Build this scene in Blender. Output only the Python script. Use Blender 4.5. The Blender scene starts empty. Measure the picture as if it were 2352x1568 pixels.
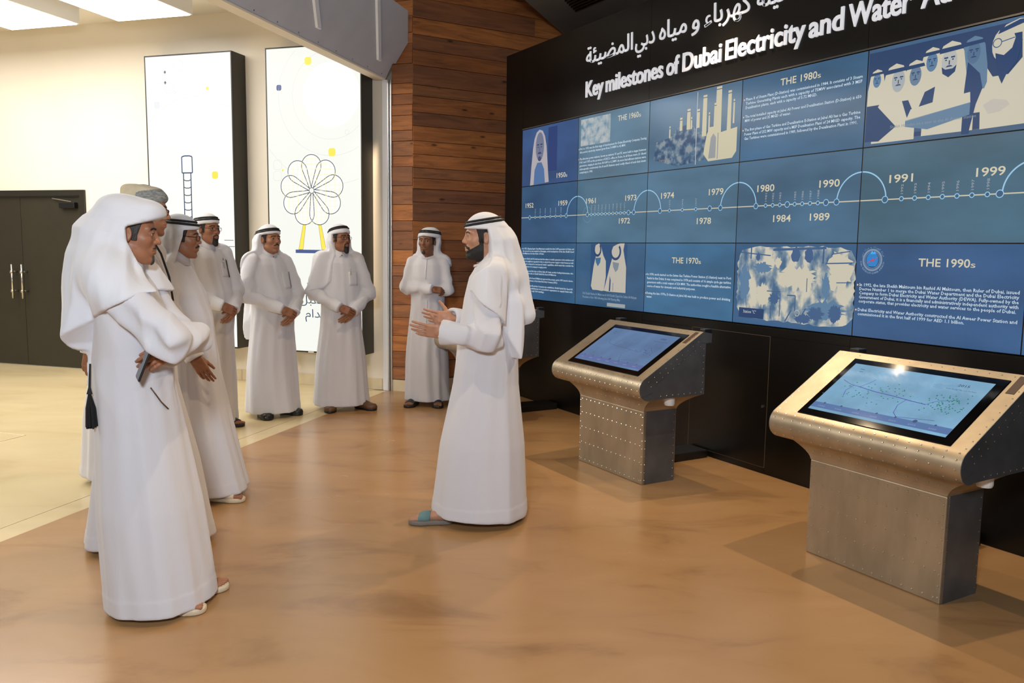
import bpy, math, random
import numpy as np
from mathutils import Matrix, Vector

SC = bpy.context.scene
COL = SC.collection
PI = math.pi
RNG = random.Random(7)

# ------------------------------------------------------------------ camera
CAM_H = 1.5674
FPX, PITCH, ROLL = 1872.85, 0.1131, 0.0135
cd = bpy.data.cameras.new('camera')
cam = bpy.data.objects.new('camera', cd)
COL.objects.link(cam)
cd.sensor_fit = 'HORIZONTAL'
cd.sensor_width = 36.0
cd.lens = FPX / 2352.0 * 36.0
cd.clip_start = 0.05
cd.clip_end = 100
_f = Vector((0, math.cos(PITCH), -math.sin(PITCH)))
_u = Vector((0, math.sin(PITCH), math.cos(PITCH)))
_r = Vector((1, 0, 0))
_r2 = _r * math.cos(ROLL) + _u * math.sin(ROLL)
_u2 = -_r * math.sin(ROLL) + _u * math.cos(ROLL)
cam.matrix_world = Matrix(((_r2.x, _u2.x, -_f.x, 0), (_r2.y, _u2.y, -_f.y, 0), (_r2.z, _u2.z, -_f.z, CAM_H), (0, 0, 0, 1)))
SC.camera = cam

# ------------------------------------------------------------------ world, exposure
SC.view_settings.view_transform = 'Standard'
SC.view_settings.look = 'None'
SC.view_settings.gamma = 1.0
SC.view_settings.exposure = 0.0
SC.view_settings.use_curve_mapping = False
wld = bpy.data.worlds.new('hall_ambient')
SC.world = wld
wld.use_nodes = True
_bg = wld.node_tree.nodes.get('Background') or wld.node_tree.nodes.new('ShaderNodeBackground')
_bg.inputs[0].default_value = (1.0, 0.90, 0.78, 1)
_bg.inputs[1].default_value = 0.28
_wo = wld.node_tree.nodes.get('World Output') or wld.node_tree.nodes.new('ShaderNodeOutputWorld')
wld.node_tree.links.new(_bg.outputs[0], _wo.inputs[0])


def area_light(name, loc, target, size, power, col):
    l = bpy.data.lights.new(name, 'AREA')
    l.shape = 'DISK'
    l.size = size
    l.energy = power
    l.color = col
    o = bpy.data.objects.new(name, l)
    COL.objects.link(o)
    o.location = loc
    o.rotation_euler = (Vector(target) - Vector(loc)).to_track_quat('-Z', 'Y').to_euler()
    return o


# the photographer's flash, bounced a little above and to the left of the camera
FLASH = area_light('camera_flash', (-0.35, -0.25, 2.35), (-0.6, 5.0, 1.1), 0.40, 125.0, (0.84, 0.92, 1.0))

# ------------------------------------------------------------------ key places (metres, camera above the origin)
WA = -1.0463                                   # direction of the display wall
W0 = Vector((0.0812, 8.6182, 0.0))             # left edge of the display grid, on the floor
WD = Vector((math.cos(WA), math.sin(WA), 0))
WN = Vector((-WD.y, WD.x, 0))                  # into the wall
BA = math.atan2(-0.29, 0.957)                  # direction of the white wall
B0 = Vector((-1.396, 8.908, 0))                # its right end
BD = Vector((math.cos(BA), math.sin(BA), 0))
BN = Vector((-BD.y, BD.x, 0))
F0 = Vector((-1.381, 8.815, 0))                # floor boundary, far end
FD = Vector((0.267, 0.9637, 0))
FN = Vector((-FD.y, FD.x, 0))                  # to the left of the boundary
C0 = Vector((-1.076, 8.78, 0))                 # corner of the timber walls


# ------------------------------------------------------------------ materials
def srgb(r, g, b):
    f = lambda c: (c / 255 / 12.92) if c / 255 <= 0.04045 else ((c / 255 + 0.055) / 1.055) ** 2.4
    return (f(r), f(g), f(b), 1.0)


def new_mat(name):
    m = bpy.data.materials.new(name)
    m.use_nodes = True
    nt = m.node_tree
    return m, nt, nt.nodes['Principled BSDF']


def mat(name, col, rough=0.5, metal=0.0, var=0.0, scale=6.0, bump=0.0, bscale=None, spec=0.5, stretch=(1, 1, 1), col2=None, coat=0.0, detail=4):
    m, nt, p = new_mat(name)
    p.inputs['Roughness'].default_value = rough
    p.inputs['Metallic'].default_value = metal
    p.inputs['Specular IOR Level'].default_value = spec
    p.inputs['Coat Weight'].default_value = coat
    p.inputs['Coat Roughness'].default_value = 0.08
    p.inputs['Base Color'].default_value = col
    if var > 0 or col2 or bump > 0:
        tc = nt.nodes.new('ShaderNodeTexCoord')
        mp = nt.nodes.new('ShaderNodeMapping')
        mp.inputs['Scale'].default_value = stretch
        nt.links.new(tc.outputs['Object'], mp.inputs['Vector'])
        nz = nt.nodes.new('ShaderNodeTexNoise')
        nz.inputs['Scale'].default_value = scale
        nz.inputs['Detail'].default_value = detail
        nt.links.new(mp.outputs[0], nz.inputs['Vector'])
        if var > 0 or col2:
            rp = nt.nodes.new('ShaderNodeValToRGB')
            c2 = col2 or tuple(min(1, c * (1 + var)) for c in col[:3]) + (1,)
            c1 = col if col2 else tuple(c * (1 - var) for c in col[:3]) + (1,)
            rp.color_ramp.elements[0].color = c1
            rp.color_ramp.elements[1].color = c2
            rp.color_ramp.elements[0].position = 0.3
            rp.color_ramp.elements[1].position = 0.7
            nt.links.new(nz.outputs[0], rp.inputs[0])
            nt.links.new(rp.outputs[0], p.inputs['Base Color'])
        if bump > 0:
            nb = nz
            if bscale:
                nb = nt.nodes.new('ShaderNodeTexNoise')
                nb.inputs['Scale'].default_value = bscale
                nb.inputs['Detail'].default_value = 3
                nt.links.new(mp.outputs[0], nb.inputs['Vector'])
            b = nt.nodes.new('ShaderNodeBump')
            b.inputs['Strength'].default_value = bump
            b.inputs['Distance'].default_value = 0.01
            nt.links.new(nb.outputs[0], b.inputs['Height'])
            nt.links.new(b.outputs[0], p.inputs['Normal'])
    return m


_EM = {}


def em(col, strength=1.0, rough=0.25):
    """a lit screen or printed backlit colour"""
    k = (col, strength, rough)
    if k not in _EM:
        m, nt, p = new_mat('lit_%d_%d_%d' % col)
        p.inputs['Base Color'].default_value = (0.01, 0.01, 0.01, 1)
        p.inputs['Roughness'].default_value = rough
        p.inputs['Specular IOR Level'].default_value = 0.3
        p.inputs['Emission Color'].default_value = srgb(*col)
        p.inputs['Emission Strength'].default_value = strength
        _EM[k] = m
    return _EM[k]


def em_noise(name, stops, scale, strength=1.0, stretch=(1, 1, 1), detail=5, grad=None, rough=0.18):
    """lit picture made of blotches of a few colours; grad adds a vertical blend"""
    m, nt, p = new_mat(name)
    p.inputs['Base Color'].default_value = (0.008, 0.008, 0.01, 1)
    p.inputs['Roughness'].default_value = rough
    p.inputs['Specular IOR Level'].default_value = 0.35
    tc = nt.nodes.new('ShaderNodeTexCoord')
    mp = nt.nodes.new('ShaderNodeMapping')
    mp.inputs['Scale'].default_value = stretch
    nt.links.new(tc.outputs['Object'], mp.inputs['Vector'])
    nz = nt.nodes.new('ShaderNodeTexNoise')
    nz.inputs['Scale'].default_value = scale
    nz.inputs['Detail'].default_value = detail
    nt.links.new(mp.outputs[0], nz.inputs['Vector'])
    rp = nt.nodes.new('ShaderNodeValToRGB')
    els = rp.color_ramp.elements
    while len(els) < len(stops):
        els.new(0.5)
    for e, (pos, c) in zip(els, stops):
        e.position = pos
        e.color = srgb(*c)
    nt.links.new(nz.outputs[0], rp.inputs[0])
    out = rp.outputs[0]
    nt.links.new(out, p.inputs['Emission Color'])
    p.inputs['Emission Strength'].default_value = strength
    return m


M = {}
M['black_wall'] = mat('black_laminate', srgb(20, 18, 16), 0.28, spec=0.4, var=0.15, scale=3)
M['black'] = mat('black_plastic', srgb(16, 16, 17), 0.4)
M['black_gloss'] = mat('black_glass', srgb(6, 6, 7), 0.06, spec=0.5)
M['dark_grey'] = mat('charcoal_paint', srgb(52, 54, 57), 0.6, var=0.1, scale=4)
M['white_wall'] = mat('cream_plaster', srgb(236, 227, 212), 0.75, var=0.02, scale=2)
M['ceiling_white'] = mat('white_ceiling', srgb(240, 236, 228), 0.8)
M['white_paint'] = mat('white_metal_paint', srgb(225, 226, 230), 0.35, spec=0.5)
M['alu'] = mat('satin_aluminium', srgb(190, 190, 192), 0.3, 0.9)
M['letter'] = mat('white_acrylic_letter', srgb(236, 236, 240), 0.4)
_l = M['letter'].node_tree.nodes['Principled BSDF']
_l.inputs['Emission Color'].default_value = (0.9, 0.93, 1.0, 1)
_l.inputs['Emission Strength'].default_value = 0.4  # slight glow added so the heading reads evenly white
M['door'] = mat('olive_black_door', srgb(46, 42, 30), 0.5, var=0.08, scale=3)
M['chrome'] = mat('brushed_steel', srgb(205, 200, 190), 0.25, 1.0)
M['frame_black'] = mat('bronze_black_frame', srgb(38, 35, 28), 0.4)
M['skirting'] = mat('cream_stone_skirting', srgb(216, 200, 168), 0.35, var=0.06, scale=9)
M['beam'] = mat('grey_sheet_metal', srgb(206, 209, 218), 0.45, 0.0, var=0.05, scale=3, bump=0.03)
M['rib'] = mat('pale_steel_rib', srgb(236, 240, 248), 0.35, 0.0)
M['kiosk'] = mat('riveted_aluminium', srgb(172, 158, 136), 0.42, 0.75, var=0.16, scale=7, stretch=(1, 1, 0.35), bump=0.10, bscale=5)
M['kiosk_side'] = mat('shaded_side_metal', srgb(112, 116, 122), 0.42, 0.7, var=0.2, scale=6, bump=0.06)  # kiosk metal darkened in colour to show the unlit sides
M['rivet'] = mat('rivet_metal', srgb(205, 196, 180), 0.25, 0.95)
M['brown_plate'] = mat('brown_plate', srgb(74, 52, 38), 0.4)
M['white_plastic'] = mat('white_plastic', srgb(228, 226, 222), 0.35)


# ------------------------------------------------------------------ mesh building
class MB:
    def __init__(self):
        self.v, self.f, self.mi = [], [], []

    def add(self, vs, fs, mi=0):
        o = len(self.v)
        self.v += [tuple(p) for p in vs]
        self.f += [tuple(i + o for i in q) for q in fs]
        self.mi += [mi] * len(fs)
        return self

    def box(self, x0, x1, y0, y1, z0, z1, mi=0):
        return self.add([(x0, y0, z0), (x1, y0, z0), (x1, y1, z0), (x0, y1, z0), (x0, y0, z1), (x1, y0, z1), (x1, y1, z1), (x0, y1, z1)],
                        [(3, 2, 1, 0), (4, 5, 6, 7), (0, 1, 5, 4), (1, 2, 6, 5), (2, 3, 7, 6), (3, 0, 4, 7)], mi)

    def prism(self, pts, a, b, place, mi=0):
        """pts: 2-D outline; place(p, q, t) -> 3-D"""
        n = len(pts)
        vs = [place(p, q, a) for p, q in pts] + [place(p, q, b) for p, q in pts]
        fs = [tuple(range(n))[::-1], tuple(range(n, 2 * n))] + [(i, (i + 1) % n, n + (i + 1) % n, n + i) for i in range(n)]
        return self.add(vs, fs, mi)

    def tube(self, path, r, n=8, cap=True, mi=0):
        path = [Vector(p) for p in path]
        rs = r if isinstance(r, (list, tuple)) else [r] * len(path)
        vs, fs = [], []
        up = None
        for i, p in enumerate(path):
            d = (path[min(i + 1, len(path) - 1)] - path[max(i - 1, 0)]).normalized()
            if up is None:
                up = d.orthogonal().normalized()
            up = (up - d * up.dot(d)).normalized()
            s = d.cross(up)
            for k in range(n):
                a = 2 * PI * k / n
                vs.append(p + (up * math.cos(a) + s * math.sin(a)) * rs[i])
        for i in range(len(path) - 1):
            for k in range(n):
                fs.append((i * n + k, i * n + (k + 1) % n, (i + 1) * n + (k + 1) % n, (i + 1) * n + k))
        if cap:
            fs += [tuple(range(n))[::-1], tuple(range((len(path) - 1) * n, len(path) * n))]
        return self.add(vs, fs, mi)

    def loft(self, rings, cap=True, mi=0):
        n = len(rings[0])
        vs = [p for r in rings for p in r]
        fs = []
        for i in range(len(rings) - 1):
            for k in range(n):
                fs.append((i * n + k, i * n + (k + 1) % n, (i + 1) * n + (k + 1) % n, (i + 1) * n + k))
        if cap:
            fs += [tuple(range(n))[::-1], tuple(range((len(rings) - 1) * n, len(rings) * n))]
        return self.add(vs, fs, mi)

    # flat prints, laid out in x-z at depth y
    def poly(self, pts, y, mi=0):
        return self.add([(a, y, b) for a, b in pts], [tuple(range(len(pts)))], mi)

    def rect(self, x0, x1, z0, z1, y, mi=0):
        return self.poly([(x0, z0), (x1, z0), (x1, z1), (x0, z1)], y, mi)

    def ring(self, cx, cz, r, w, y, a0=0.0, a1=2 * PI, n=32, mi=0, sx=1.0):
        vs, fs = [], []
        for i in range(n + 1):
            a = a0 + (a1 - a0) * i / n
            for q in (r - w / 2, r + w / 2):
                vs.append((cx + q * math.cos(a) * sx, y, cz + q * math.sin(a)))
        fs = [(2 * i, 2 * i + 1, 2 * i + 3, 2 * i + 2) for i in range(n)]
        return self.add(vs, fs, mi)

    def disc(self, cx, cz, r, y, n=20, mi=0, rz=None):
        return self.poly([(cx + r * math.cos(2 * PI * i / n), cz + (rz or r) * math.sin(2 * PI * i / n)) for i in range(n)], y, mi)

    def line(self, pts, w, y, mi=0):
        for (a, b), (c, d) in zip(pts, pts[1:]):
            L = math.hypot(c - a, d - b) or 1e-6
            nx, nz = -(d - b) / L * w / 2, (c - a) / L * w / 2
            self.poly([(a + nx, b + nz), (a - nx, b - nz), (c - nx, d - nz), (c + nx, d + nz)], y, mi)
        return self

    def mesh(self, name, mats, smooth=False):
        me = bpy.data.meshes.new(name)
        me.from_pydata(self.v, [], self.f)
        if not isinstance(mats, (list, tuple)):
            mats = [mats]
        for m in mats:
            me.materials.append(m)
        if len(mats) > 1:
            me.polygons.foreach_set('material_index', self.mi)
        if smooth:
            me.polygons.foreach_set('use_smooth', [True] * len(self.f))
        me.update()
        return me

    def build(self, name, mats, parent=None, smooth=False, bevel=0.0, kind=None):
        o = link(name, self.mesh(name, mats, smooth), parent)
        if bevel:
            b = o.modifiers.new('bevel', 'BEVEL')
            b.width = bevel
            b.segments = 2
            b.limit_method = 'ANGLE'
            b.angle_limit = 0.7
        if kind:
            o['kind'] = kind
        return o


def link(name, data, parent=None):
    o = bpy.data.objects.new(name, data)
    COL.objects.link(o)
    if parent:
        o.parent = parent
    return o


def tag(o, label, cat, group=None):
    o['label'] = label
    o['category'] = cat
    if group:
        o['group'] = group
    return o


def thing(name, label, cat, loc=(0, 0, 0), rz=0.0, group=None):
    o = link(name, None)
    o.empty_display_size = 0.1
    o.location = loc
    o.rotation_euler = (0, 0, rz)
    return tag(o, label, cat, group)


def structure(o):
    o['kind'] = 'structure'
    return o


# Arabic letters joined by hand: isolated, final, initial, medial forms; the line is laid out left to right
_AR = {'ا': 'ﺍﺎ', 'أ': 'ﺃﺄ', 'ب': 'ﺏﺐﺑﺒ', 'ة': 'ﺓﺔ', 'ت': 'ﺕﺖﺗﺘ', 'ح': 'ﺡﺢﺣﺤ', 'د': 'ﺩﺪ', 'ر': 'ﺭﺮ', 'س': 'ﺱﺲﺳﺴ', 'ض': 'ﺽﺾﺿﻀ', 'ط': 'ﻁﻂﻃﻄ',
       'ق': 'ﻕﻖﻗﻘ', 'ك': 'ﻙﻚﻛﻜ', 'ل': 'ﻝﻞﻟﻠ', 'م': 'ﻡﻢﻣﻤ', 'ن': 'ﻥﻦﻧﻨ', 'ه': 'ﻩﻪﻫﻬ', 'و': 'ﻭﻮ', 'ي': 'ﻱﻲﻳﻴ', 'ئ': 'ﺉﺊﺋﺌ', 'ء': 'ﺀ', 'ع': 'ﻉﻊﻋﻌ', 'ش': 'ﺵﺶﺷﺸ'}


def arabic(s):
    out = []
    for i, c in enumerate(s):
        if c not in _AR:
            out.append(c)
            continue
        prev = s[i - 1] if i else ' '
        nxt = s[i + 1] if i + 1 < len(s) else ' '
        jp = prev in _AR and len(_AR[prev]) == 4
        jn = len(_AR[c]) == 4 and nxt in _AR and len(_AR[nxt]) >= 2
        f = _AR[c]
        out.append(f[3] if jp and jn else f[1] if jp and len(f) > 1 else f[2] if jn else f[0])
    return ''.join(reversed(out))


_TXT = bpy.data.curves.new('lettering_source', 'FONT')
_TXTO = bpy.data.objects.new('lettering_source', _TXT)


def text_geo(body, bold=0.0, res=3, thick=0.0):
    _TXT.body = body
    _TXT.size = 1.0
    _TXT.offset = bold
    _TXT.resolution_u = res
    _TXT.extrude = thick
    me = bpy.data.meshes.new_from_object(_TXTO)
    v = np.empty(len(me.vertices) * 3)
    me.vertices.foreach_get('co', v)
    v = v.reshape(-1, 3)
    fs = [tuple(p.vertices) for p in me.polygons]
    bpy.data.meshes.remove(me)
    return v, fs


def put_text(mb, body, x0, x1, z, cap, y, bold=0.0, res=3, thick=0.0, rot=False, mi=0, base=None):
    """text from x0 to x1 on baseline z with capital height cap, printed at depth y (x-z plane)"""
    v, fs = text_geo(body, bold, res, 1.0 if thick else 0.0)
    if not len(v):
        return
    v = v.copy()
    a, b = v[:, 0].min(), v[:, 0].max()
    s = cap / 0.727
    sx = (x1 - x0) / (b - a) if x1 is not None else s * 0.86
    X = (v[:, 0] - a) * sx
    Z = v[:, 1] * s
    if rot:
        X, Z = -Z, X
    Y = y - (v[:, 2] * 0.5 + 0.5) * thick if thick else np.full(len(v), y)
    mb.add(np.stack([x0 + X, Y, z + Z], 1), fs, mi)

# ================================================================== the setting
def poly_floor(name, pts, m, z=0.0, thick=0.06):
    b = MB()
    b.prism([(p[0], p[1]) for p in pts], z - thick, z, lambda p, q, t: (p, q, t))
    return structure(b.build(name, m))


def floor_material(name, c1, c2, c3, rough, sc):
    m, nt, p = new_mat(name)
    tc = nt.nodes.new('ShaderNodeTexCoord')
    n1 = nt.nodes.new('ShaderNodeTexNoise')
    n1.inputs['Scale'].default_value = sc
    n1.inputs['Detail'].default_value = 6
    n1.inputs['Roughness'].default_value = 0.6
    n1.inputs['Distortion'].default_value = 0.6
    mp = nt.nodes.new('ShaderNodeMapping')
    mp.inputs['Scale'].default_value = (1, 2.2, 1)
    mp.inputs['Rotation'].default_value = (0, 0, 0.3)
    nt.links.new(tc.outputs['Object'], mp.inputs[0])
    nt.links.new(mp.outputs[0], n1.inputs['Vector'])
    rp = nt.nodes.new('ShaderNodeValToRGB')
    rp.color_ramp.elements[0].position = 0.28
    rp.color_ramp.elements[0].color = c1
    rp.color_ramp.elements[1].position = 0.75
    rp.color_ramp.elements[1].color = c3
    e = rp.color_ramp.elements.new(0.45)
    e.color = c2
    nt.links.new(n1.outputs[0], rp.inputs[0])
    nt.links.new(rp.outputs[0], p.inputs['Base Color'])
    mr = nt.nodes.new('ShaderNodeMapRange')
    mr.inputs['To Min'].default_value = rough * 0.8
    mr.inputs['To Max'].default_value = rough * 1.3
    nt.links.new(n1.outputs[0], mr.inputs['Value'])
    nt.links.new(mr.outputs[0], p.inputs['Roughness'])
    p.inputs['Specular IOR Level'].default_value = 0.55
    return m


M['concrete'] = floor_material('polished_brown_concrete', srgb(142, 106, 70), srgb(164, 126, 84), srgb(172, 134, 92), 0.24, 1.3)
M['cream_floor'] = floor_material('polished_cream_screed', srgb(202, 182, 140), srgb(212, 193, 152), srgb(218, 200, 160), 0.2, 0.8)


def P2(v):
    return (v.x, v.y)


near = F0 - FD * 16
far = F0 + FD * 1.2
poly_floor('floor', [P2(near), (9, near.y), (9, 12), P2(far + Vector((0.6, 0.4, 0))), P2(F0 + FD * 0.02), ], M['concrete'])
lw = B0 - BD * 9 + BN * 0.3
strip = 0.17
poly_floor('floor_border', [P2(near), P2(F0 + FD * 0.02), P2(F0 + FD * 0.02 + FN * strip), P2(near + FN * strip)], M['cream_floor'])
sh = strip + 0.006
poly_floor('floor_screed', [P2(near + FN * sh), P2(F0 + FD * 0.02 + FN * sh), P2(B0 + BN * 0.3), P2(lw), P2(near + FN * 10)], M['cream_floor'])
poly_floor('floor_joint', [P2(near + FN * (strip - 0.01)), P2(F0 + FN * (strip - 0.01)), P2(F0 + FN * (sh + 0.01)), P2(near + FN * (sh + 0.01))], M['door'], -0.003, 0.02)

# square trap in the cream floor at the left edge of the picture
hb = thing('floor_hatch', 'square flush hatch with thin dark edge in the cream floor', 'hatch', (-4.35, 6.32, 0), BA)
b = MB()
b.box(-0.3, 0.3, -0.3, 0.3, -0.01, 0.002)
b.build('lid', M['cream_floor'], hb)
for x0, x1, y0, y1 in ((-0.312, 0.312, -0.312, -0.3), (-0.312, 0.312, 0.3, 0.312), (-0.312, -0.3, -0.3, 0.3), (0.3, 0.312, -0.3, 0.3)):
    MB().box(x0, x1, y0, y1, -0.01, 0.004).build('edge_strip', M['skirting'], hb)

# --- white wall with the door, in its own frame: x along the wall (0 at its right end), y into the wall
ww = structure(link('wall_back', None))
ww.location = B0
ww.rotation_euler = (0, 0, BA)
DX0, DX1, DH = -5.62, -3.995, 2.21        # door opening; the left leaf runs out of the picture
DXM = -5.035
b = MB()
b.box(DX1, 0.0, 0, 0.2, 0, 4.3)
b.box(-9.0, -6.1, 0, 0.2, 0, 4.3)
b.box(-6.1, DX1, 0, 0.2, DH, 4.3)
wall = b.build('plaster', M['white_wall'], ww)
x = -0.03
k = 0
while x > DX1 + 0.02:
    x1 = x
    x0 = max(x - 0.6, DX1 + 0.004)
    MB().box(x0 + 0.0015, x1 - 0.0015, -0.014, 0.001, 0.0, 0.125).build('skirting_tile', M['skirting'], ww, bevel=0.002)
    x = x0 - 0.0005 if x0 > DX1 + 0.05 else -99

d = structure(link('door_1', None))
d.location = B0
d.rotation_euler = (0, 0, BA)
fb = MB()
fb.box(DX1 - 0.07, DX1, -0.03, 0.12, 0, DH)
fb.build('door_frame', M['frame_black'], d)
MB().box(-6.1, DX1 - 0.07, -0.03, 0.12, DH - 0.07, DH).build('door_frame', M['frame_black'], d)
MB().box(-6.1, -6.03, -0.03, 0.12, 0, DH - 0.07).build('door_frame', M['frame_black'], d)
for (a, c, hx) in ((DXM + 0.003, DX1 - 0.073, DXM + 0.06), (-6.03, DXM - 0.003, DXM - 0.10)):
    lf = MB().box(a, c, 0.01, 0.06, 0.008, DH - 0.075).build('door_leaf', M['door'], d, bevel=0.002)
    hb = MB()
    hb.tube([(hx, -0.075, 0.86), (hx, -0.075, 1.29)], 0.013, 10)
    for z in (0.955, 1.195):
        hb.tube([(hx, 0.012, z), (hx, -0.075, z)], 0.012, 10)
        hb.tube([(hx, -0.06, z), (hx, -0.095, z)], 0.019, 10)
    hb.build('pull_handle', M['chrome'], lf, smooth=True)
    if a > DXM:
        cb = MB()
        cb.box(c - 0.30, c - 0.06, -0.05, 0.012, DH - 0.22, DH - 0.15)
        cb.build('door_closer', M['black'], lf, bevel=0.006)
        MB().tube([(c - 0.12, -0.03, DH - 0.145), (c - 0.42, -0.02, DH - 0.10)], 0.008, 6).build('closer_arm', M['chrome'], lf)

# --- ceilings
b = MB()
b.prism([P2(F0 + FD * 0.6 + FN * 0.12), P2(near + FN * 0.12), P2(near + FN * 10), P2(B0 - BD * 9 + BN * 0.3), P2(B0 + BN * 0.3)], 4.15, 4.3, lambda p, q, t: (p, q, t))
structure(b.build('ceiling', M['ceiling_white']))
b = MB()
b.prism([P2(F0 + FD * 2.2 - FN * 0.05), P2(near - FN * 0.05), (9, near.y), (9, 12)], 4.75, 4.9, lambda p, q, t: (p, q, t))
structure(b.build('ceiling_hall', M['dark_grey']))

# --- timber walls: one short lit face beside the white wall, one long face running behind the display wall
def wood_mat():
    ms = []
    for i, (c, c2, g) in enumerate([((175, 107, 58), (114, 70, 42), 2.0), ((194, 121, 65), (131, 79, 44), 2.4), ((161, 102, 63), (107, 70, 49), 1.7),
                                    ((205, 131, 70), (140, 84, 44), 2.2), ((177, 114, 67), (119, 79, 53), 1.9)]):
        m, nt, p = new_mat('reclaimed_plank_%d' % i)
        tc = nt.nodes.new('ShaderNodeTexCoord')
        mp = nt.nodes.new('ShaderNodeMapping')
        mp.inputs['Scale'].default_value = (0.9, 1, 9)
        mp.inputs['Location'].default_value = (i * 3.1, 0, i * 1.7)
        nt.links.new(tc.outputs['Object'], mp.inputs[0])
        nz = nt.nodes.new('ShaderNodeTexNoise')
        nz.inputs['Scale'].default_value = g
        nz.inputs['Detail'].default_value = 8
        nz.inputs['Roughness'].default_value = 0.65
        nz.inputs['Distortion'].default_value = 1.2
        nt.links.new(mp.outputs[0], nz.inputs['Vector'])
        rp = nt.nodes.new('ShaderNodeValToRGB')
        rp.color_ramp.elements[0].position = 0.3
        rp.color_ramp.elements[0].color = srgb(*c2)
        rp.color_ramp.elements[1].position = 0.7
        rp.color_ramp.elements[1].color = srgb(*c)
        nt.links.new(nz.outputs[0], rp.inputs[0])
        vo = nt.nodes.new('ShaderNodeTexVoronoi')
        vo.inputs['Scale'].default_value = 3.2
        m2 = nt.nodes.new('ShaderNodeMapping')
        m2.inputs['Scale'].default_value = (0.8, 1, 2.4)
        nt.links.new(tc.outputs['Object'], m2.inputs[0])
        nt.links.new(m2.outputs[0], vo.inputs['Vector'])
        r2 = nt.nodes.new('ShaderNodeValToRGB')
        r2.color_ramp.elements[0].position = 0.05
        r2.color_ramp.elements[0].color = srgb(44, 26, 18)
        r2.color_ramp.elements[1].position = 0.12
        r2.color_ramp.elements[1].color = (1, 1, 1, 1)
        nt.links.new(vo.outputs['Distance'], r2.inputs[0])
        mx = nt.nodes.new('ShaderNodeMixRGB')
        mx.blend_type = 'MULTIPLY'
        mx.inputs[0].default_value = 0.8
        nt.links.new(rp.outputs[0], mx.inputs[1])
        nt.links.new(r2.outputs[0], mx.inputs[2])
        nt.links.new(mx.outputs[0], p.inputs['Base Color'])
        bp = nt.nodes.new('ShaderNodeBump')
        bp.inputs['Strength'].default_value = 0.5
        bp.inputs['Distance'].default_value = 0.006
        nt.links.new(nz.outputs[0], bp.inputs['Height'])
        nt.links.new(bp.outputs[0], p.inputs['Normal'])
        p.inputs['Roughness'].default_value = 0.55
        ms.append(m)
    return ms


WOOD = wood_mat()


def plank_wall(name, org, ang, length, z1, seed, back=True):
    """x along the wall, y into it, boards 11 to 20 cm high laid flat, ends staggered"""
    r = random.Random(seed)
    root = structure(link(name, None))
    root.location = org
    root.rotation_euler = (0, 0, ang)
    MB().box(0.02, length, 0.02, 0.12, 0, z1).build('backing', M['black'], root)
    z = 0.13
    while z < z1 - 0.02:
        h = r.choice((0.11, 0.14, 0.155, 0.17, 0.2))
        x = 0.0
        cuts = [0.0]
        while cuts[-1] < length:
            cuts.append(min(length, cuts[-1] + r.uniform(1.3, 2.6)))
        for a, c in zip(cuts, cuts[1:]):
            if c - a < 0.05:
                continue
            y = r.uniform(-0.007, 0.004)
            MB().box(a + 0.0015, c - 0.0015, y, 0.03, z + 0.002, min(z + h, z1) - 0.002).build('plank', r.choice(WOOD), root, bevel=0.003)
        z += h
    return root


w1 = plank_wall('wall_wood_end', Vector((-1.31, 8.852, 0)), math.atan2(8.78 - 8.852, -1.076 + 1.31), 0.245, 4.7, 3)
w2 = plank_wall('wall_wood_side', C0, WA + PI / 2, 3.6, 4.7, 5)
for w, L in ((w1, 0.245), (w2, 3.6)):
    x = 0.0
    while x < L - 0.01:
        x1 = min(L, x + 0.6)
        MB().box(x + 0.001, x1 - 0.001, -0.004, 0.03, 0, 0.125).build('skirting_tile', M['skirting'], w)
        x = x1

# --- slim white corner post with aluminium edges
cp = structure(link('trim_1', None))
cp.location = B0 + BD * 0.03
cp.rotation_euler = (0, 0, BA)
MB().box(-0.03, 0.03, -0.05, 0.1, 0, 3.32).build('post', M['white_paint'], cp, bevel=0.003)
MB().box(0.032, 0.05, -0.06, 0.06, 0, 3.32).build('edge_profile', M['alu'], cp, bevel=0.002)
MB().box(0.054, 0.075, -0.045, 0.06, 0, 3.32).build('edge_profile', M['alu'], cp, bevel=0.002)

# --- grey sheet-metal beam over the floor boundary; its face leans out to the right towards the top
bm_root = structure(link('trim_2', None))
LEAN = 0.8


def beam_pt(s, z, t=0.0):
    p = F0 + FD * s - FN * ((z - 3.32) * LEAN) + FN * t
    return (p.x, p.y, z)


outline = [(-9.0, 3.32), (0.03, 3.32), (-0.045, 3.478), (0.02, 3.474), (-0.02, 3.669), (-0.403, 3.872), (-9.0, 3.872)]
b = MB()
n = len(outline)
vs = [beam_pt(s, z, 0.0) for s, z in outline] + [beam_pt(s, z, 0.10) for s, z in outline]
b.add(vs, [tuple(range(n)), tuple(range(n, 2 * n))[::-1]] + [(i, n + i, n + (i + 1) % n, (i + 1) % n) for i in range(n)])
b.build('face_sheet', M['beam'], bm_root)
b = MB()
for i in range(3):
    pass
b.add([beam_pt(-9, 3.318, -0.004), beam_pt(0.02, 3.318, -0.004), beam_pt(0.02, 3.318, 0.11), beam_pt(-9, 3.318, 0.11),
       beam_pt(-9, 3.33, -0.004), beam_pt(0.02, 3.33, -0.004), beam_pt(0.02, 3.33, 0.11), beam_pt(-9, 3.33, 0.11)],
      [(3, 2, 1, 0), (4, 5, 6, 7), (0, 1, 5, 4), (1, 2, 6, 5), (2, 3, 7, 6), (3, 0, 4, 7)])
b.build('bottom_flange', M['white_wall'], bm_root)
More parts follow.
